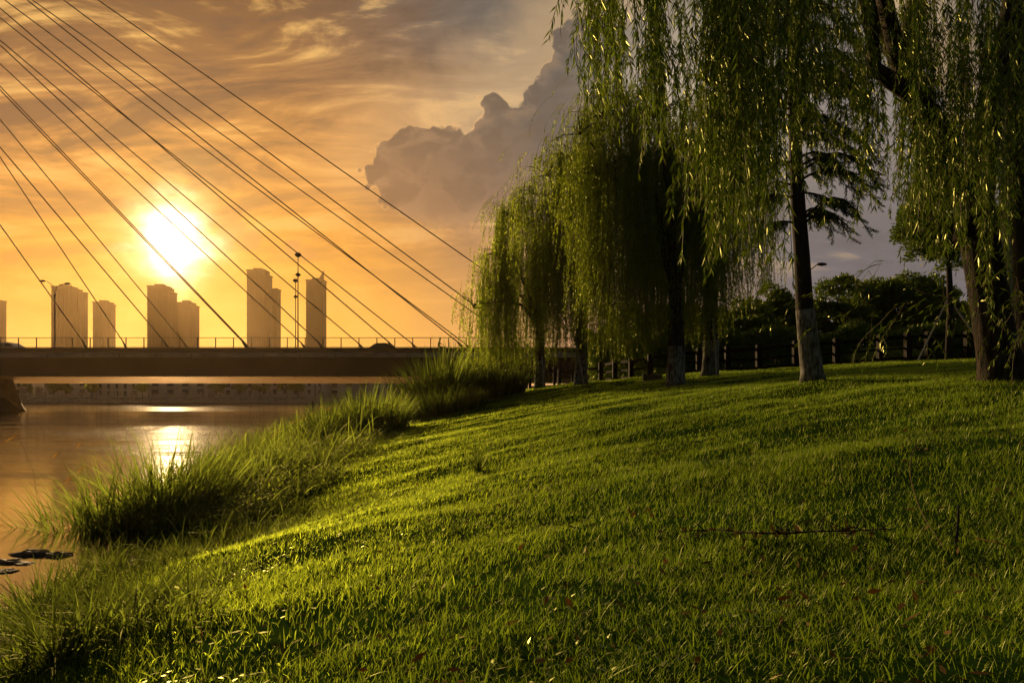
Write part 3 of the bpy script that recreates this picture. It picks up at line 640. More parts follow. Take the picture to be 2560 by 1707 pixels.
# ------------------------------------------------------------------ broad-leaved trees behind the fence
def broad(px, py_top, Y, rx, rz, label, seed, n=15000, leaf=.21, name='broadleaf_tree', dy=1.0, group='dark trees behind the fence', trunk_r=.16, stake=False, ncl=70):
    global rng
    keep = rng; rng = np.random.default_rng(seed)
    c = at(px, py_top, Y); c.z -= rz; b = Vector((c.x + rng.normal(0, .1), c.y, gz(c.x, c.y) - .1))
    e = empty(name, b, label, 'tree', group); m_ = MB()
    m_.tube([b, lerp(b, c, .4) + Vector((.06, 0, 0)), lerp(b, c, .8)], [trunk_r*1.3, trunk_r, trunk_r*.7], 9)
    d = unit(rng.normal(0, 1, (ncl, 3))); rr = U01(ncl, .55, 1)
    C = np.array(c)[None] + d*rr[:, None]*np.array([rx, rx*dy, rz])*.86; cr_ = U01(ncl, .16, .30)*rx
    for k in range(0, ncl, 3): m_.tube([lerp(b, c, .75), lerp(lerp(b, c, .8), Vector(C[k]), .5) + Vector((0, 0, .1)), Vector(C[k])], [trunk_r*.4, trunk_r*.2, .015], 5)
    k = rng.integers(0, ncl, n); s_ = unit(rng.normal(0, 1, (n, 3))); s_[:, 2] = np.abs(s_[:, 2])*.9 - .3*rng.random(n)
    P = C[k] + s_*(cr_[k]*U01(n, .55, 1.08))[:, None]; D = unit(s_ + rng.normal(0, .7, (n, 3))); N_ = unit(np.cross(D, rng.normal(0, 1, (n, 3))))
    v, f = leafquads(P, D, N_, leaf*U01(n, .6, 1.2), leaf*.6*U01(n, .6, 1.2))
    m_.build('trunk', M_bark2, e, True); mesh('crown', v, f, M_broad, e)
    if stake:
        for dx in (-1, 1):
            MB().tube([b + Vector((dx*1.15, -.3, .1)), b + Vector((dx*.05, 0, 2.0))], .028, 6).build('support_stake', M_pale, e)
    rng = keep; return e
for (px, py, Y, rx, rz, lb, sd_, n) in [
        (2110, 702, 44, 2.5, 2.5, 'dark round tree just right of the redwood trunk beyond the fence', 31, 17000),
        (2190, 704, 46, 2.5, 2.6, 'sunlit lumpy tree beyond the fence between two darker crowns', 32, 17000),
        (2268, 680, 43, 2.7, 2.7, 'broadest dark tree beyond the fence with two small top tufts', 33, 20000),
        (2340, 735, 44, 2.2, 2.2, 'low dark tree beyond the fence beside the near willow trunk', 34, 15000),
        (2430, 760, 46, 2.2, 2.2, 'dark tree beyond the fence partly behind the near willow trunk', 39, 12000),
        (2540, 740, 48, 2.6, 2.6, 'dark tree beyond the fence at the lawn end past the near willow', 40, 12000),
        (2030, 760, 45, 2.2, 2.2, 'shaded tree beyond the fence directly behind the redwood trunk', 43, 13000),
        (1945, 728, 42, 2.3, 2.4, 'green tree beyond the fence just left of the redwood trunk', 35, 16000),
        (1860, 755, 40, 2.0, 2.1, 'low tree beyond the fence between willow and redwood', 36, 14000),
        (1640, 770, 38, 1.9, 2.2, 'shaded tree beyond the fence behind the middle willow trunk', 37, 12000),
        (1560, 760, 42, 2.0, 2.5, 'shaded tree beyond the fence where the bridge disappears', 38, 12000),
        (1700, 755, 41, 1.9, 2.4, 'shaded tree beyond the fence between the two unalike willow trunks', 44, 12000),
        (1775, 770, 39, 1.9, 2.1, 'shaded tree beyond the fence behind the whitewashed willow', 41, 12000)]:
    broad(px, py-14, Y, rx, rz, lb, sd_, int(n*1.3))
def hedge():
    n = 60000; x = U01(n, 4, 36); y = 36 + U01(n, -.7, .7); top = 2.0 + 1.3*(fbm(x*.5, x*0+3, 3)+.3); z = ground(x, y) + top*U01(n)**.6
    P = np.stack([x, y + (rng.random(n)-.5)*.3, z], 1); D = unit(rng.normal(0, 1, (n, 3))); v, f = leafquads(P, D, unit(np.cross(D, rng.normal(0, 1, (n, 3)))), U01(n, .12, .24), U01(n, .08, .14))
    tag(mesh('hedge', v, f, M_broad, origin=(20, 35.2, 3)), 'long dark uneven hedge running behind the wooden fence', 'hedge')
hedge()
broad(2370, 425, 21, 1.75, 1.65, 'staked round-crowned tree standing taller than the rest behind the near willow', 42, 34000, .11, group='staked trees', trunk_r=.10, stake=True, ncl=90)
for i, (px, py, Y, r_, lb) in enumerate([(2195, 886, 27.5, .75, 'clipped round shrub glimpsed through the fence, paler of the two'), (2240, 878, 28.5, .8, 'clipped round shrub behind the paler one beyond the fence')]):
    rng = np.random.default_rng(70+i); c = at(px, py, Y); c.z = gz(c.x, c.y) + .35; e = empty('round_shrub', c, lb, 'shrub', 'clipped shrubs beyond the fence'); s_ = unit(rng.normal(0, 1, (7000, 3)))
    P = np.array(c) + s_*np.array([r_*1.4, r_, r_*.62])*U01(7000, .88, 1.03)[:, None]; D = unit(s_ + rng.normal(0, .6, s_.shape)); v, f = leafquads(P, D, unit(np.cross(D, rng.normal(0, 1, D.shape))), U01(7000, .04, .08), U01(7000, .02, .04)); mesh('foliage', v, f, M_broad, e)

# second trunk and pale pole at the lawn's right end
def edge_things():
    c = at(2600, 905, 9.6); c.z = gz(c.x, c.y) - .1
    e = empty('willow_tree', c, 'dark slender willow trunk with faint whitewash behind the huge near willow', 'willow', 'willows along the lawn edge')
    tr = trunk_mesh([c, at(2570, 800, 9.6), at(2550, 500, 9.6), at(2545, 200, 9.6), at(2530, -150, 9.6)], [.2, .15, .14, .12, .10], 14, .04).build('trunk', M_bark2, e, True)
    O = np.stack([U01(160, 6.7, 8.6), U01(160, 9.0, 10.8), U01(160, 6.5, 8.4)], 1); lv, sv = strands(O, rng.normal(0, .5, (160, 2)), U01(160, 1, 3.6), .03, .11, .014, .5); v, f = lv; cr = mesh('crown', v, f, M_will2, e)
    c = at(2518, 915, 13.5); c.z = gz(c.x, c.y) - .1
    e = empty('utility_pole', c, 'pale tan concrete pole behind the near willow', 'pole'); MB().tube([c, c + Vector((0, 0, 7.5))], [.13, .10], 14).build('shaft', M_pale, e, True)
    MB().box(c.x-.16, c.x+.16, c.y-.16, c.y+.16, c.z+7.5, c.z+7.56).build('cap', M_steel, e)
edge_things()

# ------------------------------------------------------------------ fences
def fence(name, label, posts, w_, h_, rails, cat='fence', bal=True, M_wood=M_wood):
    P = []
    for (px, Y, base) in posts:
        x = (px-1280)/FPX*Y; P.append(Vector((x, Y, gz(x, Y) if base is None else HC-(base-HOR)/FPX*Y)))
    e = empty(name, P[0], label, cat, 'wooden fences')
    for i, p in enumerate(P):
        m_ = MB().box(p.x-w_/2, p.x+w_/2, p.y-w_/2, p.y+w_/2, p.z-.3, p.z+h_); m_.box(p.x-w_*.42, p.x+w_*.42, p.y-w_*.42, p.y+w_*.42, p.z+h_, p.z+h_+.03); m_.build('post', M_wood, e)
    for i in range(len(P)-1):
        a, b = P[i], P[i+1]; d = (b-a).normalized()
        for rz_, rh in rails: MB().bar(a + d*(w_*.5+.003) + Vector((0, 0, rz_)), b - d*(w_*.5+.003) + Vector((0, 0, rz_)), .07, rh).build('rail', M_wood, e)
        if bal:
            n = max(2, int((b-a).length/.16)); m_ = MB()
            for k in range(1, n):
                c = a.lerp(b, k/n); m_.box(c.x-.016, c.x+.016, c.y-.016, c.y+.016, c.z+rails[1][0]+rails[1][1]/2, c.z+rails[0][0]-rails[0][1]/2)
            m_.build('baluster_infill', M_wood, e)
    return e
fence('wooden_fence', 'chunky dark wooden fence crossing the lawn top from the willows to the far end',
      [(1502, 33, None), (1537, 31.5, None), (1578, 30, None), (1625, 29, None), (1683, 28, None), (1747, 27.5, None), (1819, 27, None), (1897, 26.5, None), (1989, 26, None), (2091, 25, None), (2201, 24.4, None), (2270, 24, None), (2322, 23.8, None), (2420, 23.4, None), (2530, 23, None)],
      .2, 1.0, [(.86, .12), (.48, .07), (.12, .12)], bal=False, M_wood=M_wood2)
fence('wooden_fence', 'warm lit wooden deck fence section beside the farthest willow',
      [(1325, 31, None), (1386, 33, None)], .13, 1.0, [(.84, .12), (.10, .12)], bal=False)
fence('wooden_fence', 'open wooden fence section between the second willow and the farthest willow', [(1398, 35, None), (1442, 34, None), (1502, 33.4, None)], .13, .95, [(.80, .10), (.10, .10)], bal=False)
fence('picket_fence', 'low dark picket fence at the water end by the reeds', [(1272, 36, None), (1287, 35.6, None), (1302, 35.2, None), (1318, 34.8, None)], .09, .62, [(.50, .05), (.28, .05)], bal=False)
fence('wooden_fence', 'low second fence seen through the main fence', [(1395, 39, None), (1430, 39, None), (1484, 39, None), (1555, 39, None), (1620, 38.5, None), (1700, 38, None), (1790, 37, None)], .1, .62, [(.56, .06), (.12, .06)])
# slanting planks by the trees
def stake(p, q_, label):
    e = empty('tree_stake', p, label, 'stake', 'pale stakes by the willows'); MB().tube([p, lerp(p, q_, .5) + Vector((.03, 0, 0)), q_], .022, 7).build('pole', M_pale, e); MB().tube([lerp(p, q_, .93) - Vector((0, 0, .03)), lerp(p, q_, .93) + Vector((0, 0, .03))], .034, 8).build('tie', M_steel, e)
g_ = lambda px, Y: Vector(((px-1280)/FPX*Y, Y, gz((px-1280)/FPX*Y, Y)))
stake(g_(1460, 25.1), at(1437, 845, 25.2), 'pale slanting stake against the second willow trunk')
stake(g_(1358, 28.6), at(1354, 880, 28.7), 'pale upright stake at the farthest willow')
stake(g_(1791, 22.1), at(1781, 795, 22.2), 'pale bowed stake beside the whitewashed willow trunk')
p = g_(1612, 23.5); q2 = g_(1655, 24)
e = empty('timber_edge', p, 'low weathered timber wedge lying in the lawn left of the middle willow', 'timber'); MB().bar(p + Vector((0, 0, .10)), q2 + Vector((0, 0, .0)), .05, .30).build('board', M_board, e); MB().box(p.x-.07, p.x-.01, p.y-.06, p.y+.06, p.z-.1, p.z+.30).build('end_post', M_board, e)

# ------------------------------------------------------------------ bridge
def bridge():
    BX0, BX1 = -150, 62; Y0 = 74; Y1 = 96; W = lambda px, Y: (px-1280)/FPX*Y
    e = empty('bridge', (-30, Y0, 0), 'long cable-stayed road bridge with dark girder crossing the river', 'bridge')
    MB().prism([(Y0+.55, 3.95), (Y0+.55, 5.99), (Y1-.6, 5.99), (Y1-.6, 3.52), (Y1-3, 3.50)], 'x', BX0, BX1).build('girder', M_girder, e)
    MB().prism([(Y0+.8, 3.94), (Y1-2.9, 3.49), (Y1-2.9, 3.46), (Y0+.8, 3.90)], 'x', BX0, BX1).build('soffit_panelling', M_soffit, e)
    for s_ in (0, 1):
        y = Y0 if s_ == 0 else Y1-.9; MB().box(BX0, BX1, y, y+.9, 6.0, 6.42).build('edge_fascia', M_concl, e)
        yl = y-.08 if s_ == 0 else y; MB().box(BX0, BX1, yl, yl+.98, 6.423, 6.55).build('ledge', M_conc, e)
        ya = Y0+.25 if s_ == 0 else Y1-.5; MB().box(BX0, BX1, ya, ya+.25, 6.553, 7.07).build('parapet', M_girder, e)
        m_ = MB(); yr = ya+.12
        for z, t_ in ((8.14, .07), (7.16, .05)): m_.box(BX0, BX1, yr-.03, yr+.03, z-t_/2, z+t_/2)
        for k in range(6): m_.box(BX0, BX1, yr-.008, yr+.008, 7.29+k*.13, 7.306+k*.13)
        m_.build('railing_wires', M_steel, e)
        if s_ == 0:
            x = -61.5
            while x < 14: MB().box(x-.045, x+.045, yr-.10, yr-.031, 7.073, 8.10).build('railing_post', M_steel, e); x += 1.95
            x = -62.0
            while x < 14: MB().box(x-.02, x+.02, Y0-.06, Y0-.003, 6.0, 6.42).build('fascia_joint', M_steel, e); x += 3.9
        else:
            m_ = MB(); x = -80
            while x < 14: m_.box(x-.045, x+.045, yr-.05, yr+.05, 7.073, 8.10); x += 2.4
            m_.build('far_railing_posts', M_steel, e)
    MB().box(BX0, BX1, Y0+.95, Y1-.95, 6.0, 6.42).build('road_deck', mat('bridge_asphalt', (.05, .05, .05), .9), e)
    near = [(218, 1.40, 0, 562), (423, 1.18, 0, 368), (620, 1.037, 0, 225), (810, .932, 0, 113), (987, .858, 0, 21), (1161, .793, 67, 0), (1327, .7427, 158, 0), (1486, .699, 244, 0)]
    farc = [(317, 1.50, 0, 393), (469, 1.213, 0, 299), (623, 1.045, 0, 216), (765, .925, 0, 160), (908, .845, 0, 101), (1042, .79, 0, 45), (1175, .7457, 11, 0), (1306, .708, 80, 0)]
    for Y, lst in ((75.6, near), (93.2, farc)):
        for (ex, sl_, x0, y0) in lst:
            pe = 868; sx = ex - pe/ (sl_) * 0; s2 = (pe-y0)/(ex-x0); xt = -420; yt = y0 + (xt-x0)*s2
            a = at(ex, pe, Y); b = at(xt, yt, Y)
            c = MB().tube([a, b], .062 if Y < 80 else .07, 8); c.build('stay_cable', M_cable, e, True)
            MB().tube([a - Vector((0, 0, .45)), a + (b-a).normalized()*.9], .11, 8).build('anchor_sleeve', M_steel, e)
    # pier standing in the river at the left
    x = -54.8; MB().lathe((x-8.2, 82, 0), [(4.6, -1), (3.7, .2), (3.3, 1.0), (2.7, 3.0), (2.5, 3.72)], 20, 1, 1).build('pier', M_conc, e, True)
    m_ = MB().lathe((x-5.6, 77, -.6), [(5.2, 0), (5.2, .6), (3.6, 1.9), (3.2, 2.2)], 14, 1, .6); m_.build('pier_footing', M_rock, e)
    return e
bridge()
# lamps standing on the bridge
def disc_lamp(px, Y, ztop, label):
    x = (px-1280)/FPX*Y; e = empty('street_lamp', (x, Y, 6.42), label, 'street lamp', 'lamps on the bridge')
    MB().tube([(x, Y, 6.42), (x, Y, 9), (x, Y, ztop)], [.09, .07, .05], 10).build('pole', M_steel, e, True)
    MB().lathe((x, Y, ztop), [(.08, -.25), (.4, 0), (.36, .12), (.2, .28), (.05, .3)], 14).build('lamp_head', M_steel, e, True)
    MB().lathe((x, Y, ztop-2.2), [(.08, -.2), (.32, 0), (.24, .12), (.08, .25)], 14).build('lower_lamp_head', M_steel, e, True)
disc_lamp(745, 76.3, 17.5, 'tall disc-topped lamp on the near side of the bridge')
disc_lamp(739, 94.2, 17.6, 'more distant disc-topped lamp just left of the tall one')
def arm_lamp(px, Y, z0, ztop, label, grp, arms=1.4):
    x = (px-1280)/FPX*Y; e = empty('street_lamp', (x, Y, z0), label, 'street lamp', grp)
    MB().tube([(x, Y, z0), (x, Y, ztop-1.0)], [.12, .08], 10).build('pole', M_steel, e, True)
    for s_, up in ((-1, 1.0), (1, .5)):
        a = MB().tube([(x, Y, ztop-1.1), (x+s_*.25, Y, ztop-.3+up*.4), (x+s_*.8*arms, Y, ztop+up*.7)], .045, 6).build('arm', M_steel, e)
        MB().lathe((x+s_*1.25*arms, Y, ztop+up*.72), [(.03, -.12), (.42, -.05), (.5, .04), (.3, .16), (.04, .2)], 12, 1, .4).build('lamp_head', M_steel, e, True)
arm_lamp(137, 95.2, 6.42, 17.0, 'double-armed curved lamp in front of the leftmost full tower', 'lamps on the bridge')
c = g_(2010, 60); arm_lamp(2019, 60, c.z, 13.0, 'double-armed lamp poking out from behind the redwood trunk', 'distant lamps', 1.0)

# cars
def car(px, Y, L_, H_, paint, label, rev=1):
    x = (px-1280)/FPX*Y; z = 6.43; e = empty('car', (x, Y, z), label, 'car', 'cars on the bridge')
    P = lambda l: [(x + rev*u*L_, z + v*H_) for u, v in l]
    MB().prism(P([(-.5, .2), (-.495, .48), (-.40, .57), (-.27, .62), (.20, .64), (.36, .60), (.49, .47), (.5, .2)]), 'y', Y-.85, Y+.85).build('body', paint, e)
    MB().prism(P([(-.29, .615), (-.17, .90), (-.09, .985), (.10, 1.0), (.17, .95), (.335, .63)]), 'y', Y-.68, Y+.68).build('cabin', paint, e)
    MB().prism(P([(-.245, .66), (-.16, .87), (-.015, .92), (-.015, .66)]), 'y', Y-.70, Y-.683).build('window', M_glass, e)
    MB().prism(P([(.01, .66), (.01, .92), (.12, .92), (.25, .68)]), 'y', Y-.70, Y-.683).build('window', M_glass, e)
    for u in (-.31, .31):
        for s_ in (-.86, .66):
            wl = MB(); cx = x+rev*u*L_; pr = [(cx+.31*math.cos(a), z+.31+.31*math.sin(a)) for a in np.linspace(0, 6.28, 17)[:-1]]; wl.prism(pr, 'y', Y+s_, Y+s_+.2).build('wheel', M_tyre, e)
    MB().box(x+rev*.495*L_-.04, x+rev*.495*L_+.04, Y-.8, Y-.45, z+.42*H_, z+.52*H_).build('headlight', M_white, e)
    return e
car(955, 79, 4.75, 1.45, M_black, 'dark saloon car driving behind the bridge railing')
car(20, 78, 4.7, 1.45, M_white, 'white car at the left end of the bridge')
# cyclist
def cyclist():
    Y = 77.0; x = (1094-1280)/FPX*Y; z = 6.43
    b = empty('bicycle', (x+.35, Y, z), 'bicycle ridden along the bridge walkway', 'bicycle')
    f = MB(); 
    for a, c in (((-.35, .36), (0, .33)), ((0, .33), (-.15, .95)), ((0, .33), (.5, .92)), ((-.12, .85), (.48, .85)), ((-.35, .36), (-.12, .85)), ((.7, .36), (.48, .98)), ((.48, .98), (.38, 1.12))): f.bar((x+a[0]+.25, Y, z+a[1]), (x+c[0]+.25, Y, z+c[1]), .035)
    f.build('frame', M_steel, b); MB().bar((x+.58, Y-.26, z+1.12), (x+.58, Y+.26, z+1.12), .03).build('handlebar', M_steel, b); MB().box(x-.02, x+.24, Y-.07, Y+.07, z+.95, z+1.0).build('saddle', M_tyre, b)
    for dx in (-.10, .95):
        ring = [(x+dx+.34*math.cos(a), Y, z+.36+.34*math.sin(a)) for a in np.linspace(0, 2*math.pi, 21)]; MB().tube(ring, .022, 6, False).build('wheel', M_tyre, b)
    e = empty('person', (x, Y, z), 'cyclist in a dark top leaning to the handlebars', 'person')
    me = bpy.data.meshes.new('body'); vs = [(.10, 0, 1.02), (.13, 0, 1.25), (.20, 0, 1.45), (.24, 0, 1.56), (.27, 0, 1.66), (.28, 0, 1.78), (.22, -.19, 1.46), (.36, -.22, 1.24), (.56, -.22, 1.15), (.22, .19, 1.46), (.36, .22, 1.24), (.56, .22, 1.15),
          (.14, -.10, .98), (.42, -.11, .78), (.30, -.11, .42), (.42, -.11, .36), (.14, .10, .98), (.50, .11, .90), (.34, .11, .60), (.46, .11, .55)]
    ed = [(0, 1), (1, 2), (2, 3), (3, 4), (4, 5), (2, 6), (6, 7), (7, 8), (2, 9), (9, 10), (10, 11), (0, 12), (12, 13), (13, 14), (14, 15), (0, 16), (16, 17), (17, 18), (18, 19)]
    rr = [.15, .14, .15, .06, .09, .10, .06, .045, .035, .06, .045, .035, .10, .07, .05, .04, .10, .07, .05, .04]
    me.from_pydata(vs, ed, []); me.materials.append(M_cloth); o = bpy.data.objects.new('body', me); COL.objects.link(o); o.parent = e
    md = o.modifiers.new('skin', 'SKIN'); sk = me.skin_vertices[0].data
    for i, r_ in enumerate(rr): sk[i].radius = (r_, r_)
    sk[0].use_root = True; o.modifiers.new('sub', 'SUBSURF').levels = 1
    o.modifiers['sub'].render_levels = 1
    MB().lathe((x+.28, Y, z+1.74), [(.09, 0), (.115, .06), (.10, .13), (.04, .17)], 10).build('hair', M_hair, e, True)
cyclist()

# ------------------------------------------------------------------ towers
def tower(px0, px1, pyt, Y, label, steps=(), strips=7, fin=False, depth=11, grp='apartment towers beyond the river'):
    X = lambda p: (p-1280)/FPX*Y; XB = lambda p: (p-1280)/FPX*(Y+depth); Z = lambda p: HC-(p-HOR)/FPX*Y
    x0, x1, zt = X(px0), XB(px1), Z(pyt); e = empty('tower_block', ((x0+x1)/2, Y, 0), label, 'tower', grp)
    w_ = x1-x0; prev = x1
    segs = [(x0, x1, zt)] if not steps else []
    if steps:
        edges = [px0] + [s_[0] for s_ in steps] + [px1]; tops = [pyt] + [s_[1] for s_ in steps]; ex = [x0 + (x1-x0)*(p-px0)/(px1-px0) for p in edges]
        for i in range(len(tops)): segs.append((ex[i], ex[i+1], Z(tops[i])))
    for i, (a, b, z) in enumerate(segs):
        MB().box(a, b - (.02 if i < len(segs)-1 else 0), Y + i*1.5, Y+depth - i*1.2, 0, z).build('wall', M_tower, e)
        MB().box(a-.4, b+.4 - (.5 if i < len(segs)-1 else 0), Y-.5+i*1.5, Y+depth-i*1.2+.4, z+.01, z+1.2).build('cornice', M_tower, e)
        if b-a > 8: MB().box(a+(b-a)*.25, a+(b-a)*.7, Y+4, Y+10, z+1.2, z+3.2).build('roof_house', M_tower, e)
        n = max(1, int(strips*(b-a)/w_)); pitch = (b-a)/(n+1)
        for k in range(n):
            c = a + pitch*(k+1); MB().box(c-.75, c+.75, Y+i*1.5-.12, Y+i*1.5-.02, 6, z-7).build('window_bay', M_strip, e)
        for k in range(n+1):
            c = a + pitch*(k+.5); MB().box(c-.25, c+.25, Y+i*1.5-.5, Y+i*1.5-.02, 2, z-1).build('pilaster', M_tower, e)
    a, b, z = segs[-1]; i = len(segs)-1; yb0 = Y+i*1.5+.5; yb1 = Y+depth-i*1.2-.5
    for k in range(3):
        c = yb0 + (yb1-yb0)*(k+.5)/3; MB().box(b+.02, b+.12, c-.6, c+.6, 6, z-5).build('window_bay', M_strip, e)
    for z_ in np.arange(18, zt-6, 9.0): MB().box(x0-.25, x0 + (segs[0][1]-x0)*.98, Y-.62, Y-.51, z_, z_+.5).build('floor_band', M_tower, e)
    if fin:
        a, b, z = segs[-1]; MB().prism([(b-5, z+1.2), (b-.2, z+9), (b-.2, z+1.2)], 'y', Y+2, Y+4).build('roof_fin', M_tower, e)
tower(-70, 16, 752, 640, 'tower cut off at the bank, only its edge in view', strips=6)
tower(128, 224, 718, 600, 'widest brown tower with stepped top behind the curved lamp', steps=((188, 724), (205, 732)), strips=10)
tower(232, 291, 757, 640, 'short narrow tower next to the widest one', steps=((284, 762),), strips=6)
tower(368, 446, 717, 600, 'tall tower right under the sun', steps=((426, 722), (435, 733)), strips=8)
tower(441, 500, 758, 620, 'lower tower attached to the tall one under the sun', steps=((488, 766),), strips=5)
tower(617, 682, 677, 600, 'highest tower in the group', steps=((673, 690),), strips=7)
tower(675, 702, 724, 625, 'slim lower tower adjoining the highest one', strips=2)
tower(765, 816, 702, 600, 'tower with a pointed fin on its roof', strips=5, fin=True)

# ------------------------------------------------------------------ far bank
def far_bank():
    Y = 134; X = lambda p: (p-1280)/FPX*Y
    e = empty('embankment_wall', (-60, Y, 0), 'pale stone embankment wall with balustrade on the far bank', 'wall')
    MB().box(-190, 30, Y, Y+1.2, -.5, 1.15).build('wall', M_stone, e)
    m_ = MB().box(-190, 30, Y-.05, Y+.3, 2.02, 2.14); m_.build('coping_rail', M_stone, e)
    MB().prism([(Y-4, -.3), (Y-2.5, .32), (Y-.02, .36), (Y-.02, -.3)], 'x', -190, 30).build('stone_apron', M_rock, e)
    m_ = MB(); x = -188
    while x < 28: m_.box(x, x+.07, Y+.1, Y+.17, 1.153, 2.017); x += .45
    m_.build('balusters', M_stone, e)
    x = -112.0
    while x < -8: MB().box(x-.22, x+.22, Y-.08, Y+.38, 1.153, 2.5).build('pier_block', M_stone, e); x += 3.4
    for i, px in enumerate((40, 82)):
        x = X(px); t = empty('gate_pillar', (x, 133.4, 1.2), ['stone gate pillar nearer the bridge pier', 'stone gate pillar farther from the bridge pier'][i], 'pillar', 'gate pillars on the far bank')
        MB().box(x-.45, x+.45, Y+1.4, Y+2.3, 1.2, 3.1).build('shaft', M_concl, t); MB().prism([(x-.7, 3.103), (x, 3.55), (x+.7, 3.103)], 'y', Y+1.2, Y+2.5).build('cap', M_concl, t)
    H = [(-20, 60, 958, 'low dark-fronted villa at the left end of the far bank'), (110, 225, 955, 'villa with pale posts left of the steps on the far bank'), (240, 345, 950, 'villa behind the steps on the far bank'), (370, 520, 952, 'wide hazy villa on the far bank under the sun'),
         (528, 640, 951, 'hazy villa with pale garden wall right of the wide one'), (648, 752, 948, 'villa among hazy trees left of the narrow one'), (990, 1130, 946, 'villa hidden by reeds at the right end of the far bank'),
         (760, 812, 940, 'narrow villa behind the mooring poles'), (818, 925, 950, 'long villa with a row of windows on the far bank'), (930, 985, 945, 'villa beside the reeds on the far bank')]
    for k, (a, b, t, lb) in enumerate(H):
        Yh = 146 + 3*(k % 3); x0 = (a-1280)/FPX*Yh; x1 = (b-1280)/FPX*Yh; zt = HC-(t-HOR)/FPX*Yh + [1.6, .4, 1.0, 2.2][k % 4]
        h = empty('villa', ((x0+x1)/2, Yh, 1.2), lb, 'house', 'villas on the far bank')
        MB().box(x0, x1, Yh, Yh+8, 1.2, zt).build('wall', M_house, h); MB().prism([(x0-.4, zt+.01), ((x0+x1)/2-2, zt+1.8), ((x0+x1)/2+2, zt+1.8), (x1+.4, zt+.01)], 'y', Yh-.5, Yh+8.5).build('roof', M_roof, h)
        n = max(2, int((x1-x0)/[1.9, 2.6, 1.6, 3.1, 2.2][k % 5])); ww = [.38, .55, .3, .7, .45][k % 5]; zz = [(1.75, 3.55), (2.0, 3.9), (1.6, 3.2), (1.9, 3.75)][k % 4]
        for j in range(n):
            c = x0 + (x1-x0)*(j+.5)/n
            for z0 in zz:
                if z0 + 1.1 < zt: w_ = MB().box(c-ww, c+ww, Yh-.03, Yh-.004, z0, z0+1.1).build('window', M_glass, h); MB().box(c-ww-.08, c+ww+.08, Yh-.12, Yh-.031, z0-.09, z0-.003).build('sill', M_concl, w_)
    for k, (px, r_, lb) in enumerate([(65, 1.2, 'shrub between the gate pillars'), (135, 1.6, 'round tree by the first lamp on the far bank'), (165, 1.2, 'smaller tree beside the round one on the far bank'), (232, 1.5, 'tree at the head of the far steps'), (355, 1.7, 'tree between two hazy villas'), (545, 2.0, 'yellowish tree in the haze under the lamps'), (600, 1.9, 'tree in the haze left of the sunlit gap'), (650, 2.1, 'largest tree in the haze on the far bank'), (715, 2.2, 'tree left of the narrow villa'), (745, 1.6, 'small tree against the narrow villa'), (1010, 2.0, 'far bank tree behind the reeds')]):
        Yt = 141; broad(px, HOR-(r_*1.7+1.6-HC)/Yt*FPX - 6, Yt, r_, r_*.85, lb, 200+k, 1500, .4, group='trees on the far bank', ncl=24, trunk_r=.1)
    x = X(270); s_ = empty('river_steps', (x, 131, 0), 'stone steps with handrail going down to the water', 'steps'); st_ = MB()
    for k in range(8): st_.box(x+k*.55, x+k*.55+.549, 131.4, 133.9, -.2, 1.25-k*.15)
    st_.build('flight', M_stone, s_); MB().bar((x, 131.3, 2.1), (x+4.6, 131.3, 1.0), .08).build('handrail', M_concl, s_)
    for k in (0, 2.2, 4.4): MB().box(x+k-.05, x+k+.05, 131.26, 131.34, .3-.0*k, 2.08-k*.24).build('handrail_post', M_concl, s_)
far_bank()
for i, (px, y0, y1, Y, lb) in enumerate([(788, 960, 982, 100, 'shorter thin mooring pole in the river'), (801.5, 960, 993, 102, 'taller thin mooring pole in the river'), (782, 1004, 1009, 70, 'short stump of a pole in the water before the reeds')]):
    a = at(px, y0, Y); e = empty('mooring_pole', (a.x, Y, 0), lb, 'pole', 'poles in the river'); MB().tube([(a.x, Y, -.8), (a.x, Y, a.z)], .07, 8).build('shaft', M_steel, e); MB().tube([(a.x, Y, a.z), (a.x, Y, a.z+.06)], .10, 8).build('cap', M_steel, e)

# ------------------------------------------------------------------ rocks in the shallows
def rock(x, y, z, sx, sy, sz, label, seed):
    r_ = np.random.default_rng(seed); n1, n2 = 18, 9; vs = []; fs = []
    for i in range(n2+1):
        th = math.pi*i/n2
        for k in range(n1):
            a = 2*math.pi*k/n1; vs.append((math.sin(th)*math.cos(a), math.sin(th)*math.sin(a), math.cos(th)))
    V_ = np.array(vs); d = 1 + .5*fbm(V_[:, 0]*2.6+seed, V_[:, 1]*2.6+V_[:, 2]*3, 4)*2; V_ = np.sign(V_)*np.abs(V_)**.8*d[:, None]*np.array([sx, sy, sz]) + np.array([x, y, z])
    for i in range(n2):
        for k in range(n1): fs.append((i*n1+k, (i+1)*n1+k, (i+1)*n1+(k+1) % n1, i*n1+(k+1) % n1))
    tag(mesh('rock', V_, fs, M_rock, origin=(x, y, z)), label, 'rock', 'wet rocks in the shallows')
def wat(px, py): Y = HC*FPX/(py-HOR); return (px-1280)/FPX*Y, Y
for i, (px, py, sx, sz, lb) in enumerate([(80, 1385, .30, .07, 'largest flat wet rock at the water edge'), (145, 1388, .22, .06, 'flat wet rock touching the reeds'), (15, 1405, .24, .05, 'long low wet rock entering the water'), (15, 1428, .15, .035, 'small wet rock nearest the grass'), (62, 1408, .16, .03, 'thin wet rock slab between the larger ones')]):
    x, y = wat(px, py); rock(x, y, -.012, sx*.8, .10, sz*.9, lb, 300+i)

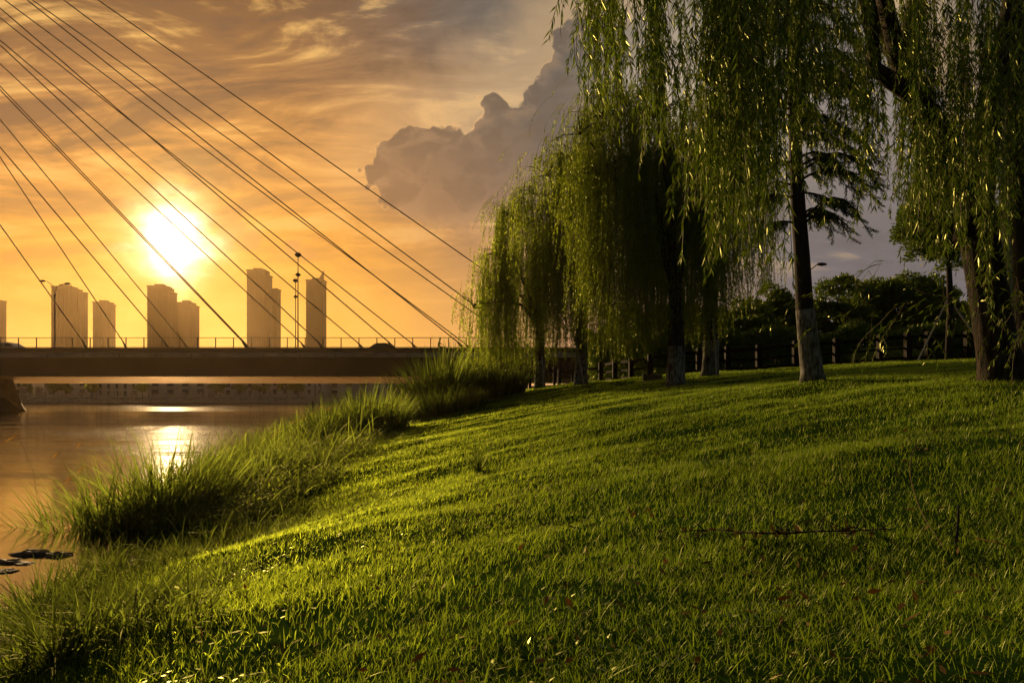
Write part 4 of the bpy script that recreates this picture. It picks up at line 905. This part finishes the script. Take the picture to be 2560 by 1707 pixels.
# ------------------------------------------------------------------ small things on the lawn
def gp(px, py):
    lo, hi = .5, 60.
    for _ in range(40):
        m_ = (lo+hi)/2; p_ = at(px, py, m_)
        if p_.z > gz(p_.x, m_): lo = m_
        else: hi = m_
    return at(px, py, lo)
def branch():
    rng_ = np.random.default_rng(5); pts = [gp(px, py) + Vector((0, 0, .035)) for px, py in ((1700, 1345), (1790, 1340), (1880, 1350), (1960, 1352), (2050, 1346), (2140, 1345), (2225, 1341))]
    e = empty('fallen_branch', pts[0], 'thin dead willow branch lying across the shaded lawn', 'branch'); m_ = MB().tube(pts, [.0025, .004, .005, .005, .0045, .0035, .002], 6)
    for i in range(26):
        k = rng_.integers(0, 6); p = lerp(pts[k], pts[k+1], rng_.random()); m_.tube([p, p + Vector((rng_.normal(0, .06), rng_.normal(0, .04), abs(rng_.normal(0, .04))+.01))], [.003, .0015], 5)
    m_.build('stem', M_bark2, e); n = 46; t = rng_.integers(0, 6, n); f = rng_.random(n)[:, None]; A = np.array([tuple(p) for p in pts]); P = A[t]*(1-f) + A[t+1]*f; D = unit(rng_.normal(0, 1, (n, 3))*np.array([1, 1, .5])); v, fc = leafquads(P, D, unit(np.cross(D, rng_.normal(0, 1, (n, 3)))), U01(n, .04, .08), U01(n, .012, .024)); mesh('withered_leaves', v, fc, M_dead, e)
branch()
p = gp(2388, 1378); tag(MB().tube([p, p + Vector((.01, 0, .10)), p + Vector((.015, 0, .19))], [.006, .005, .004], 7).build('stick', M_bark2, origin=p), 'short dark stick standing upright in the lawn', 'stick')
pts = [gp(2360, 1075), gp(2300, 1130), gp(2275, 1220), gp(2300, 1320), gp(2370, 1395)]; pts = [p + Vector((0, 0, h)) for p, h in zip(pts, (.02, .08, .12, .09, .02))]; fine = []
for i in range(len(pts)-1):
    a = pts[max(i-1, 0)]; b = pts[i]; c = pts[i+1]; d = pts[min(i+2, len(pts)-1)]
    for t in np.linspace(0, 1, 6)[:-1]: fine.append(.5*((2*b) + (c-a)*t + (2*a-5*b+4*c-d)*t*t + (3*b-a-3*c+d)*t**3))
tag(MB().tube(fine, .0017, 6).build('dry_stem', mat('dry_stalk', (.14, .07, .035), .8), origin=fine[0]), 'long reddish dry stem bowed over the shaded grass', 'stem')
pts = [gp(2440, 1370) + Vector((0, 0, .04)), gp(2490, 1385) + Vector((0, 0, .05)), gp(2550, 1395) + Vector((0, 0, .03))]; tag(MB().tube(pts, [.003, .0025, .002], 6).build('dry_stem', M_seed, origin=pts[0]), 'short pale dry stalk lying beside the upright stick', 'stem')
def herb(px, py, n, ln, wd, label, mt, name='weed_plant', lean=(.4, 1.3), r_=.12):
    c = gp(px, py); e = empty(name, c, label, 'plant', 'plants in the lawn'); a = U01(n, 0, 6.28); rr = U01(n)*r_; P = np.stack([c.x+np.cos(a)*rr, c.y+np.sin(a)*rr, ground(c.x+np.cos(a)*rr, c.y+np.sin(a)*rr)], 1)
    v, f = blades(P, a + U01(n, -.6, .6), ln*U01(n, .5, 1.2), wd*U01(n, .7, 1.2), U01(n, *lean), U01(n, .1, .9), 4); mesh('leaves', v, f, mt, e)
rng = np.random.default_rng(91)
herb(1820, 1165, 46, .11, .028, 'glossy broad-leaved weed patch in the middle of the lawn', M_herb, lean=(.3, 1.2), r_=.24)
herb(1900, 1158, 26, .09, .022, 'smaller glossy weed beside the broad-leaved patch', M_herb, r_=.15)
herb(1195, 1180, 70, .36, .012, 'upright tuft of coarse grass alone on the bright lawn', M_reed, 'grass_tuft', (.02, .5), .06)
herb(1500, 1210, 24, .16, .010, 'pale coarse tuft at the hollow in the lawn', M_reed, 'grass_tuft', (.2, .9), .06)
herb(960, 1370, 9, .22, .010, 'few long pale blades low in the bright lawn', M_reed, 'grass_tuft', (.1, 1.0), .04)
herb(1140, 1330, 12, .14, .010, 'short pale blades right of the long ones in the bright lawn', M_reed, 'grass_tuft', (.2, .9), .06)
herb(120, 1560, 110, .34, .016, 'long dark grass tussock in the shaded bank corner', M_reed, 'grass_tuft', (.2, 1.2), .30)
herb(300, 1520, 90, .30, .014, 'dark arching tussock right of the shaded corner one', M_reed, 'grass_tuft', (.2, 1.3), .25)
herb(30, 1690, 60, .26, .012, 'tussock nearest the camera with light tipped blades', M_reed, 'grass_tuft', (.1, .9), .18)
for px, py, n, ln, lb in ((60, 1500, 90, .30, 'dark tussock rising against the bright water by the rocks'), (200, 1480, 90, .28, 'dark tussock at the pool edge'), (400, 1480, 70, .24, 'coarse tussock where the lawn meets the pool'), (220, 1600, 110, .30, 'wide dark tussock in the shadowed bank hollow'),
                          (420, 1560, 70, .2, 'low dark tussock on the upper side of the bank hollow'), (30, 1600, 90, .32, 'dark tussock partly outside the view by the hollow'), (560, 1440, 60, .22, 'coarse tussock above the little pool'), (110, 1530, 120, .42, 'tall ragged tussock between the rocks and the bank hollow'), (330, 1560, 110, .36, 'ragged tussock in the middle of the bank hollow'), (140, 1640, 110, .36, 'lowest ragged tussock of the bank hollow'), (270, 1450, 90, .36, 'ragged tussock leaning over the pool'), (470, 1500, 80, .26, 'ragged tussock at the lawn side of the pool'), (20, 1520, 110, .42, 'tall ragged tussock fringing the bright water')):
    herb(px, py, int(n*1.3), ln*1.15, .015, lb, M_reed, 'grass_tuft', (.1, 1.2), .30)
def litter():
    n = 2200; y = 1.2 + 18*rng.random(n)**1.3; x = U01(n, -.5, .8)*y; k = x > shore(y)+1.2; x = x[k]; y = y[k]; n = len(x); P = np.stack([x, y, ground(x, y) + U01(n, .01, .05)], 1)
    D = unit(rng.normal(0, 1, (n, 3))*np.array([1, 1, .3])); v, f = leafquads(P, D, unit(np.cross(D, rng.normal(0, 1, (n, 3))*.4+np.array([0, 0, 1.]))), U01(n, .03, .07), U01(n, .010, .026)); tag(mesh('leaf_litter', v, f, M_dead), kind='stuff', label='fallen brown leaves scattered through the lawn')
litter()
def clover():
    n = 16000; y = 1.4 + 17*rng.random(n)**1.35; x = U01(n, -.55, .82)*y; q0 = fbm(x*1.3+60, y*1.2+7, 3); k = (q0 > .13) & (x > shore(y)+1.5); x = x[k]; y = y[k]; n = len(x)
    v, f = blades(np.stack([x, y, ground(x, y)+U01(n, .005, .035)], 1), U01(n, 0, 6.28), U01(n, .016, .034), U01(n, .012, .022), U01(n, .9, 1.5), U01(n, 0, .5), 2)
    tag(mesh('clover', v, f, M_herb), kind='stuff', label='patches of low clover leaves in the lawn')
clover()
def foxtail(px, py, Y, lean, label, ln=.10):
    t_ = at(px, py, Y); z0 = max(gz(t_.x - lean*.6, Y), 0); b = Vector((t_.x - lean*.6, Y, z0)); e = empty('foxtail', b, label, 'foxtail', 'foxtail seed heads over the water'); c = b.lerp(t_, .6) + Vector((-lean*.1, 0, .1)); MB().tube([b, c, t_], [.003, .0025, .002], 5).build('stem', M_twig, e)
    d = Vector((lean, 0, -.25)).normalized(); MB().tube([t_, t_ + d*ln*.3 + Vector((0, 0, .012)), t_ + d*ln*.7, t_ + d*ln - Vector((0, 0, .02))], [.003, .011, .010, .002], 7).build('seed_head', M_seed, e, True)
foxtail(45, 1088, 9.5, -.6, 'drooping furry foxtail highest over the dark water', .20)
foxtail(205, 1104, 10.2, -.25, 'small dark foxtail hooked over against the sun glint', .14)
foxtail(150, 1130, 10.0, -.4, 'pale foxtail below the hooked one', .15)
foxtail(185, 1190, 9.6, -.4, 'pale foxtail arching over the tower reflection', .16)
foxtail(215, 1168, 10.2, -.5, 'golden foxtail beside the tangled reeds', .16)
for i, (px, py) in enumerate(((790, 1028), (812, 1012), (830, 1018), (765, 1042), (745, 1050), (705, 1075), (690, 1085))):
    foxtail(px, py, 19, -.5, ['feathery orange plume at the top left of the spiky clump', 'highest feathery orange plume over the spiky clump', 'orange plume right beside the highest one', 'orange plume leaning to the water', 'orange plume just below the leaning one', 'low orange plume near the glinting water', 'lowest orange plume above the weeds'][i], .24)

# ------------------------------------------------------------------ haze
hm_ = bpy.data.materials.new('evening_haze'); hm_.use_nodes = True; t = NT(hm_.node_tree); t.n.clear(); o_ = t.new('ShaderNodeOutputMaterial'); pv = t.new('ShaderNodeVolumePrincipled')
pv.inputs['Color'].default_value = (1, .70, .38, 1); pv.inputs['Density'].default_value = .00011; pv.inputs['Anisotropy'].default_value = .70
t.l.new(pv.outputs[0], o_.inputs['Volume'])
hz = MB().box(-3000, 3000, -600, 3200, -3, 140).build('haze', hm_); tag(hz, kind='stuff', label='golden evening haze over the river')
